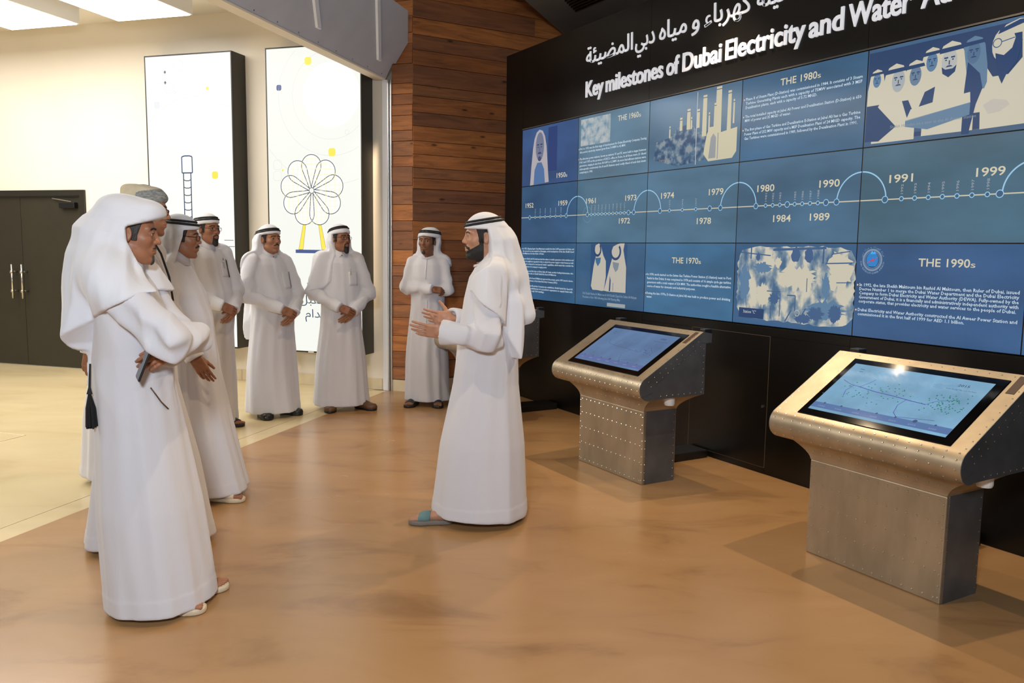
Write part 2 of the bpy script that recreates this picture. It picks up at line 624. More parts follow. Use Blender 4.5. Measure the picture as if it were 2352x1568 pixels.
for s0 in (-0.333, -1.56, -2.79, -4.02):
    b = MB()
    e = lambda ds, z, t: beam_pt(s0 - 1.788 * (z - 3.427) + ds, z, t)
    q = [e(-0.034, 3.43, -0.001), e(0.034, 3.43, -0.001), e(0.034, 3.868, -0.001), e(-0.034, 3.868, -0.001), e(-0.034, 3.43, -0.025), e(0.034, 3.43, -0.025), e(0.034, 3.868, -0.025), e(-0.034, 3.868, -0.025)]
    b.add(q, [(0, 1, 2, 3), (7, 6, 5, 4), (0, 4, 5, 1), (1, 5, 6, 2), (2, 6, 7, 3), (3, 7, 4, 0)])
    b.build('rib', M['rib'], bm_root)
b = MB()
for i in range(26):
    s = -0.12 - i * 0.33
    p = Vector(beam_pt(s, 3.35, -0.003))
    b.add([p + FD * 0.008 * math.cos(a) + Vector((0, 0, 0.008 * math.sin(a))) for a in [k * PI / 3 for k in range(6)]] + [p - FN * 0.006],
          [(k, (k + 1) % 6, 6) for k in range(6)])
b.build('rivets', M['rivet'], bm_root, kind='stuff')

# --- dark soffit with a slotted air grille above the timber
e0 = Vector((0.079, 8.35, 0))
ed = Vector((math.cos(1.224), math.sin(1.224), 0))
sf = structure(link('ceiling_soffit', None))
b = MB()
b.prism([P2(e0 - ed * 1.2), P2(e0 + ed * 2.2), P2(e0 + ed * 2.2 + WD * 7 + WN * 1.2), P2(e0 - ed * 1.2 + WD * 7 + WN * 0.2)], 4.0, 4.25, lambda p, q, t: (p, q, t))
b.build('panel', mat('soffit_paint', srgb(92, 94, 99), 0.6, var=0.08, scale=4), sf)
g0 = Vector((0.46, 8.33, 0)) + WD * 0.0
for i in range(6):
    o = Vector((0.615, 8.72, 0)) - ed * (0.05 + 0.075 * i)
    b = MB()
    p0, p1 = o + WD * 0.0, o + WD * 2.4
    w = ed * 0.028
    b.add([P2(p0) + (3.985,), P2(p1) + (3.985,), P2(p1 + w) + (3.985,), P2(p0 + w) + (3.985,),
           P2(p0) + (4.005,), P2(p1) + (4.005,), P2(p1 + w) + (4.005,), P2(p0 + w) + (4.005,)],
          [(3, 2, 1, 0), (4, 5, 6, 7), (0, 1, 5, 4), (1, 2, 6, 5), (2, 3, 7, 6), (3, 0, 4, 7)])
    b.build('grille_slat', M['black_gloss'], sf)

# --- black display wall; frame: x along the wall, y into it
bw = structure(link('wall_display', None))
bw.location = W0
bw.rotation_euler = (0, 0, WA)
WTOP = 3.595
GW, GH, GZ = 1.0215, 0.5765, 1.054
b = MB()
b.box(-0.36, 8.2, 0.012, 0.20, 0.0, GZ - 0.006)
b.box(-0.36, -0.006, 0.012, 0.20, GZ - 0.006, WTOP)
b.box(-0.006, 8.2, 0.06, 0.20, GZ - 0.006, GZ + 3 * GH + 0.006)
b.box(-0.006, 8.2, 0.012, 0.20, GZ + 3 * GH + 0.006, WTOP)
b.build('wall_body', M['black_wall'], bw)
MB().rect(-0.008, 6 * GW + .2, GZ + 3 * GH + 0.004, GZ + 3 * GH + 0.014, 0.0).build('edge_trim', mat('grey_edge', srgb(96, 94, 92), 0.4), bw)
# sheet seams: panels of laminate standing a hair proud of the wall body
xs = [-0.36, -0.004, 2.022, 4.074, 6.13, 8.2]
for a, c in zip(xs, xs[1:]):
    MB().box(a + 0.0012, c - 0.0012, 0.004, 0.013, GZ + 3 * GH + 0.016, WTOP - 0.002).build('laminate_panel', M['black_wall'], bw)
    lo = MB()
    MB().box(a + 0.0012, c - 0.0012, 0.004, 0.013, 0.985 if a > 2 and a < 4 else 0.02, GZ - 0.012).build('laminate_panel', M['black_wall'], bw)
MB().box(-0.358, -0.006, 0.004, 0.013, GZ - 0.012, GZ + 3 * GH + 0.016).build('laminate_panel', M['black_wall'], bw)
MB().box(2.023, 2.636, 0.004, 0.013, 0.02, 0.983).build('laminate_panel', M['black_wall'], bw)
MB().box(3.430, 4.073, 0.004, 0.013, 0.02, 0.983).build('laminate_panel', M['black_wall'], bw)
MB().box(2.640, 3.426, 0.004, 0.013, 0.02, 0.045).build('laminate_panel', M['black_wall'], bw)
ac = MB().box(2.642, 3.424, 0.002, 0.013, 0.050, 0.981).build('access_door', M['black_wall'], bw)
eb = MB()
for x0, x1, z0, z1 in ((2.637, 2.641, 0.047, 0.984), (3.4245, 3.428, 0.047, 0.984), (2.641, 3.4245, 0.982, 0.985), (2.641, 3.4245, 0.046, 0.049)):
    eb.box(x0, x1, 0.003, 0.012, z0, z1)
eb.build('edge_line', mat('thin_brown_edge', srgb(92, 78, 62), 0.4), ac)
MB().tube([(3.392, 0.004, 0.484), (3.392, -0.006, 0.484)], 0.011, 12).build('lock', M['chrome'], ac)

# ================================================================== heading letters on the black wall
hd = thing('wall_heading', 'white two-line Arabic and English heading in raised letters on black wall', 'sign', W0, WA)

PANEL_POWER = 8.5
LAMPS = [((0.2, 6.3, 4.2), (0.0, 5.0, 0), 120.0, 1.5),
         ((-0.3, 3.0, 4.3), (0.2, 3.4, 0), 125.0, 1.6),
         ((1.24, 5.97, 3.85), (0.5, 5.3, 0), 165.0, 1.7),  # added, stands in for spot light bounced off the screens
         ((2.30, 4.15, 3.85), (1.4, 3.3, 0), 150.0, 1.7),  # added likewise, screen bounce at the nearest kiosk
         ((-0.6, 7.2, 4.3), (-1.0, 8.6, 1.2), 22.0, 1.0),  # added wall wash for the timber behind the young man
         ((-0.7, 5.0, 4.3), (-2.0, 7.6, 1.0), 130.0, 0.9),  # added warm front fill for the back row
         ((-2.0, 7.0, 4.0), (-1.22, 8.82, 1.9), 420.0, 0.55)]  # added spot to brighten the timber end wall below the beam
def letters(b, name, m, parent):
    """split a row of raised text into one object per letter (dots stay with their letter)"""
    n = len(b.v)
    par = list(range(n))

    def find(a):
        while par[a] != a:
            par[a] = par[par[a]]
            a = par[a]
        return a
    for f in b.f:
        r0 = find(f[0])
        for q in f[1:]:
            par[find(q)] = r0
    isl = {}
    for i in range(n):
        isl.setdefault(find(i), []).append(i)
    grp = []
    for ids in sorted(isl.values(), key=lambda q: -len(q)):
        xs = [b.v[i][0] for i in ids]
        a, c = min(xs), max(xs)
        for g in grp:
            ov = min(c, g[1]) - max(a, g[0])
            if ov > 0.45 * (c - a):
                g[2] += ids
                break
        else:
            grp.append([a, c, list(ids)])
    own = {}
    for k, g in enumerate(grp):
        for i in g[2]:
            own[i] = k
    fs = [[] for _ in grp]
    for f in b.f:
        fs[own[f[0]]].append(f)
    for k in sorted(range(len(grp)), key=lambda k: grp[k][0]):
        idx = {i: j for j, i in enumerate(grp[k][2])}
        mb = MB()
        mb.add([b.v[i] for i in grp[k][2]], [tuple(idx[i] for i in f) for f in fs[k]])
        mb.build(name, m, parent)


for wd_, a, c in (('Key', 1.124, 1.392), ('milestones', 1.43, 2.192), ('of', 2.236, 2.382), ('Dubai', 2.424, 2.84), ('Electricity', 2.884, 3.597),
                  ('and', 3.629, 3.893), ('Water', 3.928, 4.352), ('Authority', 4.411, 5.03)):
    b = MB()
    put_text(b, wd_, a, c, 2.949, 0.143, 0.004, bold=0.015, res=4, thick=0.012)
    letters(b, 'letter', M['letter'], hd)
for wd_, a, c in (('هيئة', 3.165, 3.46), ('كهرباء', 2.648, 3.113), ('و', 2.51, 2.592), ('مياه', 2.131, 2.452), ('دبي', 1.826, 2.073), ('المضيئة', 1.116, 1.79)):
    b = MB()
    put_text(b, arabic(wd_), a, c, 3.242, 0.142, 0.004, bold=0.006, res=4, thick=0.008)
    letters(b, 'arabic_letter', M['letter'], hd)

# ================================================================== video wall
vw = thing('video_wall', 'wide grid of blue video panels showing a timeline from 1952 on the black wall', 'video wall', W0, WA)
TAN, CREAM, SKY, WHITE = em((206, 198, 172)), em((198, 192, 172)), em((150, 196, 226)), em((196, 212, 224))
MID, DEEP, DUSK = em((88, 122, 154)), em((34, 62, 104)), em((62, 92, 132))
PALE = em((150, 158, 166))
PCOL = {(0, 2): (44, 74, 128), (1, 2): (84, 120, 148), (2, 2): (70, 106, 138), (3, 2): (52, 94, 134), (4, 2): (56, 90, 130), (5, 2): (52, 88, 130),
        (0, 1): (42, 80, 124), (1, 1): (66, 106, 136), (2, 1): (74, 112, 142), (3, 1): (66, 102, 134), (4, 1): (64, 98, 120), (5, 1): (60, 94, 124),
        (0, 0): (38, 84, 128), (1, 0): (44, 84, 126), (2, 0): (54, 104, 148), (3, 0): (46, 88, 134), (4, 0): (44, 80, 130), (5, 0): (46, 84, 130)}
PAN = {}
for r in (2, 1, 0):
    for c in range(6):
        x0, z0 = c * GW, GZ + r * GH
        p = MB().box(x0 + 0.0008, x0 + GW - 0.0008, 0.0, 0.055, z0 + 0.0008, z0 + GH - 0.0008).build('display_panel', M['black'], vw)
        k = tuple(int(v * 0.78 + g * 0.22) for v, g in zip(PCOL[(c, r)], (88, 104, 108)))  # grey mixed into the screen colour for room reflections and haze
        q = lambda s: tuple(int(min(255, v * s)) for v in k)
        mm = em_noise('screen_picture_%d_%d' % (c, r), [(0.25, q(0.84)), (0.5, k), (0.75, q(1.13))], 1.6, stretch=(0.7, 1, 2.0), detail=3)
        MB().rect(x0 + 0.0035, x0 + GW - 0.0035, z0 + 0.0035, z0 + GH - 0.0035, -0.0006).build('screen', mm, p)
        PAN[(c, r)] = p
Y1, Y2, Y3 = -0.0012, -0.0018, -0.0024


class Prints:
    """flat shapes on one panel, one object per layer name and colour"""
    def __init__(self, c, r):
        self.p, self.d = PAN[(c, r)], {}

    def __call__(self, name, m):
        k = (name, m.name)
        if k not in self.d:
            self.d[k] = (MB(), name, m)
        return self.d[k][0]

    def done(self):
        for mb, name, m in self.d.values():
            if mb.f:
                o = mb.build(name, m, self.p)
                if name != 'heading':
                    o['kind'] = 'stuff'


PR = {k: Prints(*k) for k in PAN}


def para(mb, lines, x0, x1, z, lead, cap=0.0165, bold=0.016):
    sx = None
    cap *= 1.18
    for i, s in enumerate(lines):
        v, _ = text_geo(s, bold, 1)
        w = v[:, 0].max() - v[:, 0].min()
        full = i < len(lines) - 1
        if sx is None:
            sx = (x1 - x0) / w if full else cap / 0.727 * 0.9
        put_text(mb, s, x0, x1 if full else x0 + w * sx, z - i * lead, cap, Y2, bold=bold, res=1)


def bullet(c, r, x, z):
    PR[(c, r)]('bullet_dot', em((214, 190, 160))).disc(x - 0.014, z + 0.007, 0.006, Y2, 8)


def head_text(c, r, s, x0, x1, z, tail=True, cap=0.047):
    mb = PR[(c, r)]('heading', TAN)
    if tail:
        put_text(mb, s, x0, x1 - 0.03, z, cap, Y2, bold=0.012, res=3)
        put_text(mb, 's', x1 - 0.026, x1, z, cap * 0.75, Y2, res=3)
    else:
        put_text(mb, s, x0, x1, z, cap, Y2, bold=0.012, res=3)


head_text(0, 2, '1950', 0.663, 0.847, 2.257)
head_text(1, 2, 'THE 1960', 1.617, 1.93, 2.675)
head_text(3, 2, 'THE 1980', 3.411, 3.742, 2.684)
head_text(2, 0, 'THE 1970', 2.379, 2.711, 1.472)
head_text(4, 0, 'THE 1990', 4.502, 4.835, 1.499)
T = lambda c, r: PR[(c, r)]('paragraph', WHITE)
para(T(1, 2), ['1961 to 1972 was the first stage of development for Dubai Electricity Company. During', 'this period, electricity demand grew from 3.4 MW to 42 MW.'], 1.05, 2.012, 2.482, 0.0295)
para(T(1, 2), ["The first two power stations, known as stations 'A' and 'B', were built in stages between", "1961 and 1973 at the premises of DEC's office in Deira. In all these were 21 diesel",
               'generators, ranging in size from 360 kW to 6.2 MW. As more fuel-efficient stations were', 'subsequently constructed, the A and B Stations used costly diesel oil and shut down', 'completely in 1983.'], 1.05, 2.012, 2.391, 0.0305)
bullet(1, 2, 1.05, 2.482); bullet(1, 2, 1.05, 2.391)
para(T(3, 2), ['Phase II of Steam Plant (D-Station) was commissioned in 1984. It consists of 3 Steam', 'Turbine Generating Plants each with a capacity of 75MW associated with 3 MSF', 'Desalination plants, each with a capacity of 5.72 MIGD.'], 3.103, 4.053, 2.63, 0.029)
para(T(3, 2), ['The total installed capacity at Jebel Ali Power and Desalination Station (D-Station) is 650', 'MW of power and 35 MIGD of water.'], 3.102, 4.053, 2.51, 0.028)
para(T(3, 2), ['The first phase of Gas Turbine and Desalination E-Station at Jebel Ali has a Gas Turbine', 'Power Plant of 252 MW capacity and a MSF Desalination Plant of 24 MIGD capacity. The', 'Gas Turbines were commissioned in 1989, followed by the Desalination Plant in 1991.'], 3.102, 4.053, 2.418, 0.03)
for z in (2.63, 2.51, 2.418):
    bullet(3, 2, 3.102, z)
para(T(0, 0), ['In 1952, Shipping Agent Gray Mackenzie installed the first 2 kW generator in Dubai, and', 'the second one was installed at Shindagha, at the headquarters of the late Sheikh Saeed', 'bin Maktoum, the then Ruler of Dubai.'], 0.042, 0.988, 1.564, 0.025, 0.0145)
para(T(0, 0), ['Nasser Abdul Latif Al Serkal was the first citizen to install a generator at his residence and', 'soon his neighbours appealed to him to extend the power supply to their houses as well.',
               "Demand continued to rise beyond Serkal's capabilities, which made him consider the", 'establishment of a company to supply power.'], 0.042, 0.986, 1.46, 0.027, 0.0145)
para(T(0, 0), ['Serkal proposed this idea to Ali bin Salim Al Owais, another leading businessman, who', 'presented the idea to Sheikh Rashid bin Saeed Al Maktoum.'], 0.042, 0.984, 1.334, 0.025, 0.0145)
para(T(0, 0), ['Sheikh Rashid bin Saeed Al Maktoum approved the project, and in 1959 issued a decree', 'for the establishment of the Dubai Electricity Company (DEC).'], 0.042, 0.98, 1.262, 0.027, 0.0145)
para(T(0, 0), ['One year Dubai Electricity Company was established, Sheikh Rashid bin Saeed Al', 'ordered the establishment of a specialised organisation to supply Dubai with', 'time, Dubai had only 7,000 dwellings.'], 0.042, 0.976, 1.183, 0.0265, 0.0145)
for z in (1.564, 1.46, 1.334, 1.262, 1.183):
    bullet(0, 0, 0.042, z)
para(T(2, 0), ['In 1974, work started on the Satwa Gas Turbine Power Station (C-Station) next to Port', 'Rashid in Bur Dubai. It was completed in 1978 and consists of 16 simple cycle gas turbine',
               'generators with a total output of 320 MW. The authorities sought a feasible alternative', 'source of water for domestic and industrial purposes.'], 2.078, 3.035, 1.365, 0.0325)
para(T(2, 0), ['During the late 1970s, D-Station at Jebel Ali was built to produce power and drinking', 'water.'], 2.076, 3.035, 1.209, 0.0295)
bullet(2, 0, 2.078, 1.365); bullet(2, 0, 2.078, 1.209)
para(T(4, 0), ['In 1992, the late Sheikh Maktoum bin Rashid Al Maktoum, then Ruler of Dubai, issued', 'Decree Number 1 to merge the Dubai Water Department and the Dubai Electricity',
               'Company to form Dubai Electricity and Water Authority (DEWA). Fully-owned by the', 'Government of Dubai, it is a financially and administratively independent authority with', 'corporate status, that provides electricity and water services to the people of Dubai.'], 4.121, 5.077, 1.368, 0.0253)
para(T(4, 0), ['Dubai Electricity and Water Authority constructed the Al Aweer Power Station and', 'commissioned it in the first half of 1999 for AED 1.1 billion.'], 4.119, 5.077, 1.214, 0.026)
bullet(4, 0, 4.121, 1.368); bullet(4, 0, 4.119, 1.214)

# timeline across the middle row
ZL = 1.889
for c in range(6):
    x0, x1 = c * GW + 0.0035, (c + 1) * GW - 0.0035
    PR[(c, 1)]('time_line', em((196, 190, 168))).rect(x0, x1, ZL - 0.0035, ZL + 0.0035, Y1)


def node(x, r):
    c = int(x // GW)
    PR[(c, 1)]('node_fill', em((58, 92, 122))).disc(x, ZL, r, Y2, 16)
    PR[(c, 1)]('node_ring', SKY).ring(x, ZL, r, 0.0045, Y3, n=18)


for x in (0.171, 0.843, 1.193, 1.801, 1.873, 2.213, 2.783, 2.895, 3.242, 3.521, 3.836, 3.916, 4.259, 4.935, 5.28, 5.9):
    node(x, 0.0195)
SMALL = [(1953 + i, 0.278 + 0.0946 * i) for i in range(6)] + [(1962 + i, 1.255 + 0.0543 * i) for i in range(10)] + [(1975, 2.328), (1976, 2.479), (1977, 2.632)] + \
    [(1981, 3.331), (1982, 3.394), (1983, 3.457), (1985, 3.584), (1986, 3.646), (1987, 3.71), (1988, 3.772)] + [(1992 + i, 4.367 + 0.0838 * i) for i in range(7)]
for yv, x in SMALL:
    node(x, 0.0125)
    put_text(PR[(int(x // GW), 1)]('small_year', PALE), str(yv), x + 0.008, x + 0.008 + 0.056, 1.917, 0.016, Y2, rot=True, res=2, bold=0.005)
for yv, x0, x1, z in ((1952, 0.087, 0.24, 1.989), (1959, 0.705, 0.86, 1.989), (1961, 1.169, 1.319, 1.99), (1973, 1.751, 1.902, 1.99), (1972, 1.67, 1.824, 1.798), (1974, 2.22, 2.377, 1.986),
                      (1979, 2.767, 2.919, 1.987), (1978, 2.648, 2.802, 1.775), (1980, 3.248, 3.402, 1.986), (1984, 3.404, 3.557, 1.775), (1989, 3.714, 3.869, 1.777), (1990, 3.776, 3.932, 1.986),
                      (1991, 4.28, 4.432, 1.985), (1999, 4.8, 4.955, 1.986), (2000, 5.3, 5.453, 1.986)):
    head_text(int(x0 // GW), 1, str(yv), x0, x1, z, tail=False, cap=0.048)
for k in range(1, 6):
    xc = k * GW + 0.004
    rr = 0.174 if k < 5 else 0.165
    for c, a0, a1 in ((k - 1, PI / 2 + 0.02, PI), (k, 0, PI / 2 - 0.02)):
        PR[(c, 1)]('time_arc', SKY).ring(xc, ZL, rr, 0.008, Y1, a0, a1, 22)
PR[(1, 1)]('halo_ring', em((92, 150, 178))).ring(1.193, ZL, 0.07, 0.003, Y1, n=30)

# --- pictures on the panels: plain tinted figures and buildings
def blob(mb, cx, cz, rx, rz, y, n=18, jit=0.0, seed=0, a0=0.0):
    r = random.Random(seed)
    mb.poly([(cx + rx * math.cos(a0 + 2 * PI * i / n) * (1 + r.uniform(-jit, jit)), cz + rz * math.sin(a0 + 2 * PI * i / n) * (1 + r.uniform(-jit, jit))) for i in range(n)], y)


def bust(P, x, z, s, face=MID, cloth=CREAM, band=DEEP, robe=None, beard=0.0, turn=0.0, y=Y1):
    """head scarf, band, face and shoulders; s = head height in metres"""
    d = 0.0002
    cl = lambda pts: [(max(a, 4.096), max(c, 2.225)) for a, c in pts]
    if robe:
        P('figure_robe', robe).poly(cl([(x - 0.9 * s, z - 2.4 * s), (x + 0.9 * s, z - 2.4 * s), (x + 0.88 * s, z - 1.2 * s), (x + 0.55 * s, z - 0.7 * s), (x - 0.55 * s, z - 0.7 * s), (x - 0.88 * s, z - 1.2 * s)]), y)
    P('figure_scarf', cloth).poly(cl([(x - 0.62 * s, z - 1.5 * s), (x + 0.62 * s, z - 1.5 * s), (x + 0.58 * s, z - 0.6 * s), (x + 0.44 * s, z + 0.2 * s), (x + 0.3 * s, z + 0.48 * s), (x, z + 0.6 * s),
                                   (x - 0.3 * s, z + 0.48 * s), (x - 0.44 * s, z + 0.2 * s), (x - 0.58 * s, z - 0.6 * s)]), y - d)
    fx = x + turn * s
    blob(P('figure_face', face), fx, z - 0.05 * s, 0.27 * s, 0.42 * s, y - 2 * d)
    P('figure_band', band).poly([(x - 0.42 * s, z + 0.24 * s), (x + 0.42 * s, z + 0.28 * s), (x + 0.36 * s, z + 0.42 * s), (x - 0.36 * s, z + 0.40 * s)], y - 3 * d)
    for q in (-0.12, 0.12):
        P('figure_brow', band).rect(fx + q * s - 0.07 * s, fx + q * s + 0.07 * s, z + 0.05 * s, z + 0.10 * s, y - 3 * d)
        blob(P('figure_brow', band), fx + q * s, z, 0.035 * s, 0.025 * s, y - 3 * d, 8)
    P('figure_nose', band).rect(fx - 0.02 * s, fx + 0.02 * s, z - 0.16 * s, z - 0.02 * s, y - 3 * d)
    P('figure_brow', band).poly([(fx - 0.13 * s, z - 0.23 * s), (fx + 0.13 * s, z - 0.23 * s), (fx + 0.06 * s, z - 0.18 * s), (fx - 0.06 * s, z - 0.18 * s)], y - 3 * d)
    if beard:
        P('figure_brow', band).poly([(fx - 0.26 * s, z - 0.2 * s), (fx - 0.13 * s, z - 0.3 * s), (fx + 0.13 * s, z - 0.3 * s), (fx + 0.26 * s, z - 0.2 * s), (fx + 0.22 * s, z - (0.4 + beard) * s), (fx, z - (0.55 + beard) * s), (fx - 0.22 * s, z - (0.4 + beard) * s)], y - 3 * d)


P = PR[(0, 2)]
P('backdrop', em((40, 62, 112))).rect(0.50, 0.66, 2.33, 2.755, Y1)
P('figure_scarf', em((172, 166, 172))).poly([(0.165, 2.212), (0.52, 2.228), (0.497, 2.38), (0.47, 2.58), (0.437, 2.68), (0.395, 2.735), (0.335, 2.753), (0.28, 2.73), (0.24, 2.67), (0.215, 2.58), (0.187, 2.40)], Y1 - .0002)
P('figure_robe', em((78, 110, 156))).poly([(0.235, 2.213), (0.45, 2.222), (0.43, 2.36), (0.38, 2.43), (0.30, 2.43), (0.25, 2.36)], Y1 - .0004)
blob(P('figure_face', em((108, 116, 140))), 0.345, 2.585, 0.078, 0.142, Y1 - .0006)
for q in (-0.03, 0.032):
    P('figure_brow', em((48, 60, 98))).rect(0.342 + q - 0.02, 0.342 + q + 0.02, 2.60, 2.612, Y1 - .0008)
    blob(P('figure_brow', em((48, 60, 98))), 0.342 + q, 2.582, 0.011, 0.007, Y1 - .0008, 8)
P('figure_brow', em((48, 60, 98))).poly([(0.305, 2.515), (0.38, 2.515), (0.362, 2.532), (0.322, 2.532)], Y1 - .0008)
blob(P('figure_brow', em((62, 74, 108))), 0.342, 2.467, 0.03, 0.025, Y1 - .0008, 10)
P('figure_nose', em((86, 96, 126))).rect(0.335, 0.349, 2.538, 2.59, Y1 - .0008)

P = PR[(1, 2)]
mp_ = em_noise('aerial_picture', [(0.35, (84, 128, 152)), (0.5, (150, 164, 172)), (0.62, (176, 180, 182))], 14, detail=6)
P('aerial_photo', mp_).rect(1.059, 1.511, 2.515, 2.754, Y1)

P = PR[(2, 2)]
SAND = em((196, 188, 160))
trees = em_noise('dark_trees_picture', [(0.42, (44, 72, 106)), (0.52, (78, 108, 134)), (0.6, (128, 140, 148))], 16, detail=6)
P('tree_band', trees).poly([(2.11, 2.30), (2.14, 2.44), (2.30, 2.46), (2.4, 2.53), (2.55, 2.54), (2.62, 2.47), (2.76, 2.46), (2.76, 2.26), (2.4, 2.23)], Y1)
for x, w, z0, z1 in ((2.30, 0.008, 2.46, 2.55), (2.43, 0.016, 2.5, 2.60), (2.515, 0.021, 2.5, 2.655), (2.548, 0.008, 2.5, 2.59), (2.622, 0.016, 2.5, 2.64), (2.69, 0.024, 2.43, 2.733), (2.74, 0.008, 2.45, 2.6),
                     (2.835, 0.032, 2.43, 2.773), (2.80, 0.012, 2.48, 2.66), (2.945, 0.02, 2.43, 2.728), (2.99, 0.008, 2.49, 2.66)):
    P('chimney', SAND).poly([(x - w, z0), (x + w, z0), (x + w * 0.86, z1), (x - w * 0.86, z1)], Y1 - .0003)
    P('chimney_rim', DUSK).rect(x - w, x + w, z1 - 0.022, z1 - 0.016, Y1 - .0006)
P('building', SAND).poly([(2.69, 2.30), (2.745, 2.24), (2.99, 2.245), (3.03, 2.29), (3.03, 2.46), (2.86, 2.44), (2.83, 2.49), (2.75, 2.49), (2.72, 2.44)], Y1 - .0009)
P('building_shade', em((142, 146, 150))).poly([(2.745, 2.26), (2.82, 2.26), (2.82, 2.41), (2.79, 2.44), (2.765, 2.41)], Y1 - .0012)
P('building_shade', em((142, 146, 150))).rect(2.835, 2.845, 2.25, 2.44, Y1 - .0012)
P('mast', em((190, 196, 200))).rect(2.604, 2.61, 2.226, 2.767, Y1 - .0012)
put_text(P('caption', em((150, 138, 132))), 'Station "D"', 2.178, 2.307, 2.283, 0.02, Y2, res=2)

P = PR[(4, 2)]
P('backdrop', em((40, 64, 102))).rect(4.094, 5.10, 2.24, 2.76, Y1 + .0004)
bust(P, 4.155, 2.60, 0.10, MID, CREAM, DEEP, None)
bust(P, 4.738, 2.650, 0.135, em((78, 108, 140)), em((92, 122, 150)), DEEP, CREAM, y=Y1 - .0002)
bust(P, 4.500, 2.645, 0.125, MID, CREAM, DEEP, em((52, 84, 124)), y=Y1 - .0002)
bust(P, 4.405, 2.588, 0.135, em((98, 122, 146)), CREAM, DEEP, em((58, 88, 124)), y=Y1 - .001)
bust(P, 4.280, 2.578, 0.155, em((160, 166, 170)), CREAM, DEEP, CREAM, turn=0.12, y=Y1 - .0018)
P('cloak', DEEP).poly([(4.10, 2.24), (4.19, 2.235), (4.30, 2.31), (4.25, 2.36), (4.17, 2.44), (4.11, 2.42)], Y1 - .0026)
P('cloak', DEEP).poly([(4.37, 2.45), (4.41, 2.37), (4.44, 2.31), (4.38, 2.32), (4.33, 2.45)], Y1 - .0026)
bust(P, 4.612, 2.632, 0.165, em((176, 178, 176)), CREAM, DEEP, CREAM, beard=0.02, turn=-0.05, y=Y1 - .0018)
P('cloak', DEEP).poly([(4.71, 2.60), (4.78, 2.53), (4.80, 2.45), (4.77, 2.37), (4.74, 2.22), (4.70, 2.22), (4.70, 2.45)], Y1 - .0027)
P('cloak', DEEP).poly([(4.53, 2.50), (4.47, 2.48), (4.43, 2.38), (4.52, 2.40)], Y1 - .0027)
P('paper', CREAM).poly([(4.36, 2.33), (4.39, 2.395), (4.55, 2.42), (4.735, 2.44), (4.74, 2.385)], Y1 - .0034)
P('table', em((92, 122, 150))).poly([(4.36, 2.335), (4.74, 2.385), (4.74, 2.32), (4.50, 2.27), (4.36, 2.30)], Y1 - .0034)
P('figure_robe', CREAM).poly([(4.80, 2.235), (5.10, 2.24), (5.10, 2.60), (5.02, 2.60), (4.93, 2.50), (4.83, 2.50), (4.79, 2.40)], Y1 - .0018)
blob(P('figure_face', em((196, 190, 174))), 4.895, 2.655, 0.06, 0.085, Y1 - .0024)
P('figure_scarf', CREAM).poly([(4.855, 2.70), (4.90, 2.752), (4.97, 2.77), (5.05, 2.75), (5.09, 2.66), (5.09, 2.5), (5.0, 2.52), (4.985, 2.70)], Y1 - .0022)
P('figure_band', DEEP).poly([(4.862, 2.712), (4.985, 2.742), (5.06, 2.735), (5.06, 2.757), (4.97, 2.765), (4.872, 2.735)], Y1 - .0028)
P('figure_brow', DEEP).poly([(4.855, 2.618), (4.90, 2.60), (4.94, 2.63), (4.96, 2.70), (4.99, 2.66), (4.97, 2.56), (4.92, 2.50), (4.90, 2.455), (4.87, 2.52)], Y1 - .0030)
P('spectacles', DUSK).ring(4.862, 2.668, 0.022, 0.005, Y1 - .0032, n=14)
P('spectacles', DUSK).line([(4.884, 2.67), (4.95, 2.68)], 0.005, Y1 - .0032)
P('hands', em((186, 180, 170))).poly([(4.81, 2.36), (4.86, 2.385), (4.93, 2.37), (4.95, 2.345), (4.90, 2.315), (4.84, 2.31)], Y1 - .0026)
put_text(P('caption', em((128, 142, 150))), 'Sheikh Hamdan on a tour at the Al Aweer station', 4.264, 4.777, 2.302, 0.017, Y1 - .004, res=2)

P = PR[(1, 0)]
P('backdrop', em((40, 76, 118))).rect(1.262, 1.80, 1.20, 1.62, Y1 + .0003)
m_cl = em((184, 178, 166))
for pts in ([(1.275, 1.24), (1.30, 1.205), (1.385, 1.205), (1.44, 1.20), (1.475, 1.205), (1.50, 1.33), (1.495, 1.47), (1.455, 1.52), (1.42, 1.60), (1.385, 1.627), (1.335, 1.61), (1.315, 1.56), (1.345, 1.52), (1.31, 1.42)],
            [(1.475, 1.205), (1.53, 1.20), (1.79, 1.20), (1.79, 1.42), (1.765, 1.50), (1.745, 1.57), (1.76, 1.627), (1.70, 1.627), (1.66, 1.62), (1.60, 1.60), (1.57, 1.55), (1.585, 1.49), (1.56, 1.43)]):
    P('figure_robe', m_cl).poly(pts, Y1)
for cx, cz, rx, rz in ((1.365, 1.572, 0.05, 0.055), (1.635, 1.555, 0.068, 0.065)):
    P('figure_band', em((38, 66, 106))).ring(cx, cz, rz, 0.022, Y1 - .0003, PI * 0.9, PI * 2.25, 24, sx=rx / rz)
P('figure_face', em((60, 104, 140))).poly([(1.335, 1.495), (1.42, 1.50), (1.41, 1.455), (1.375, 1.42), (1.345, 1.455)], Y1 - .0003)
P('figure_face', em((120, 132, 144))).poly([(1.595, 1.465), (1.69, 1.455), (1.675, 1.40), (1.64, 1.375), (1.605, 1.42)], Y1 - .0003)
P('fold', em((38, 66, 106))).poly([(1.55, 1.205), (1.56, 1.34), (1.575, 1.30), (1.57, 1.205)], Y1 - .0003)
P('fold', em((38, 66, 106))).rect(1.605, 1.610, 1.21, 1.28, Y1 - .0003)
P('backdrop', em((150, 158, 160))).rect(1.528, 1.79, 1.068, 1.100, Y1)
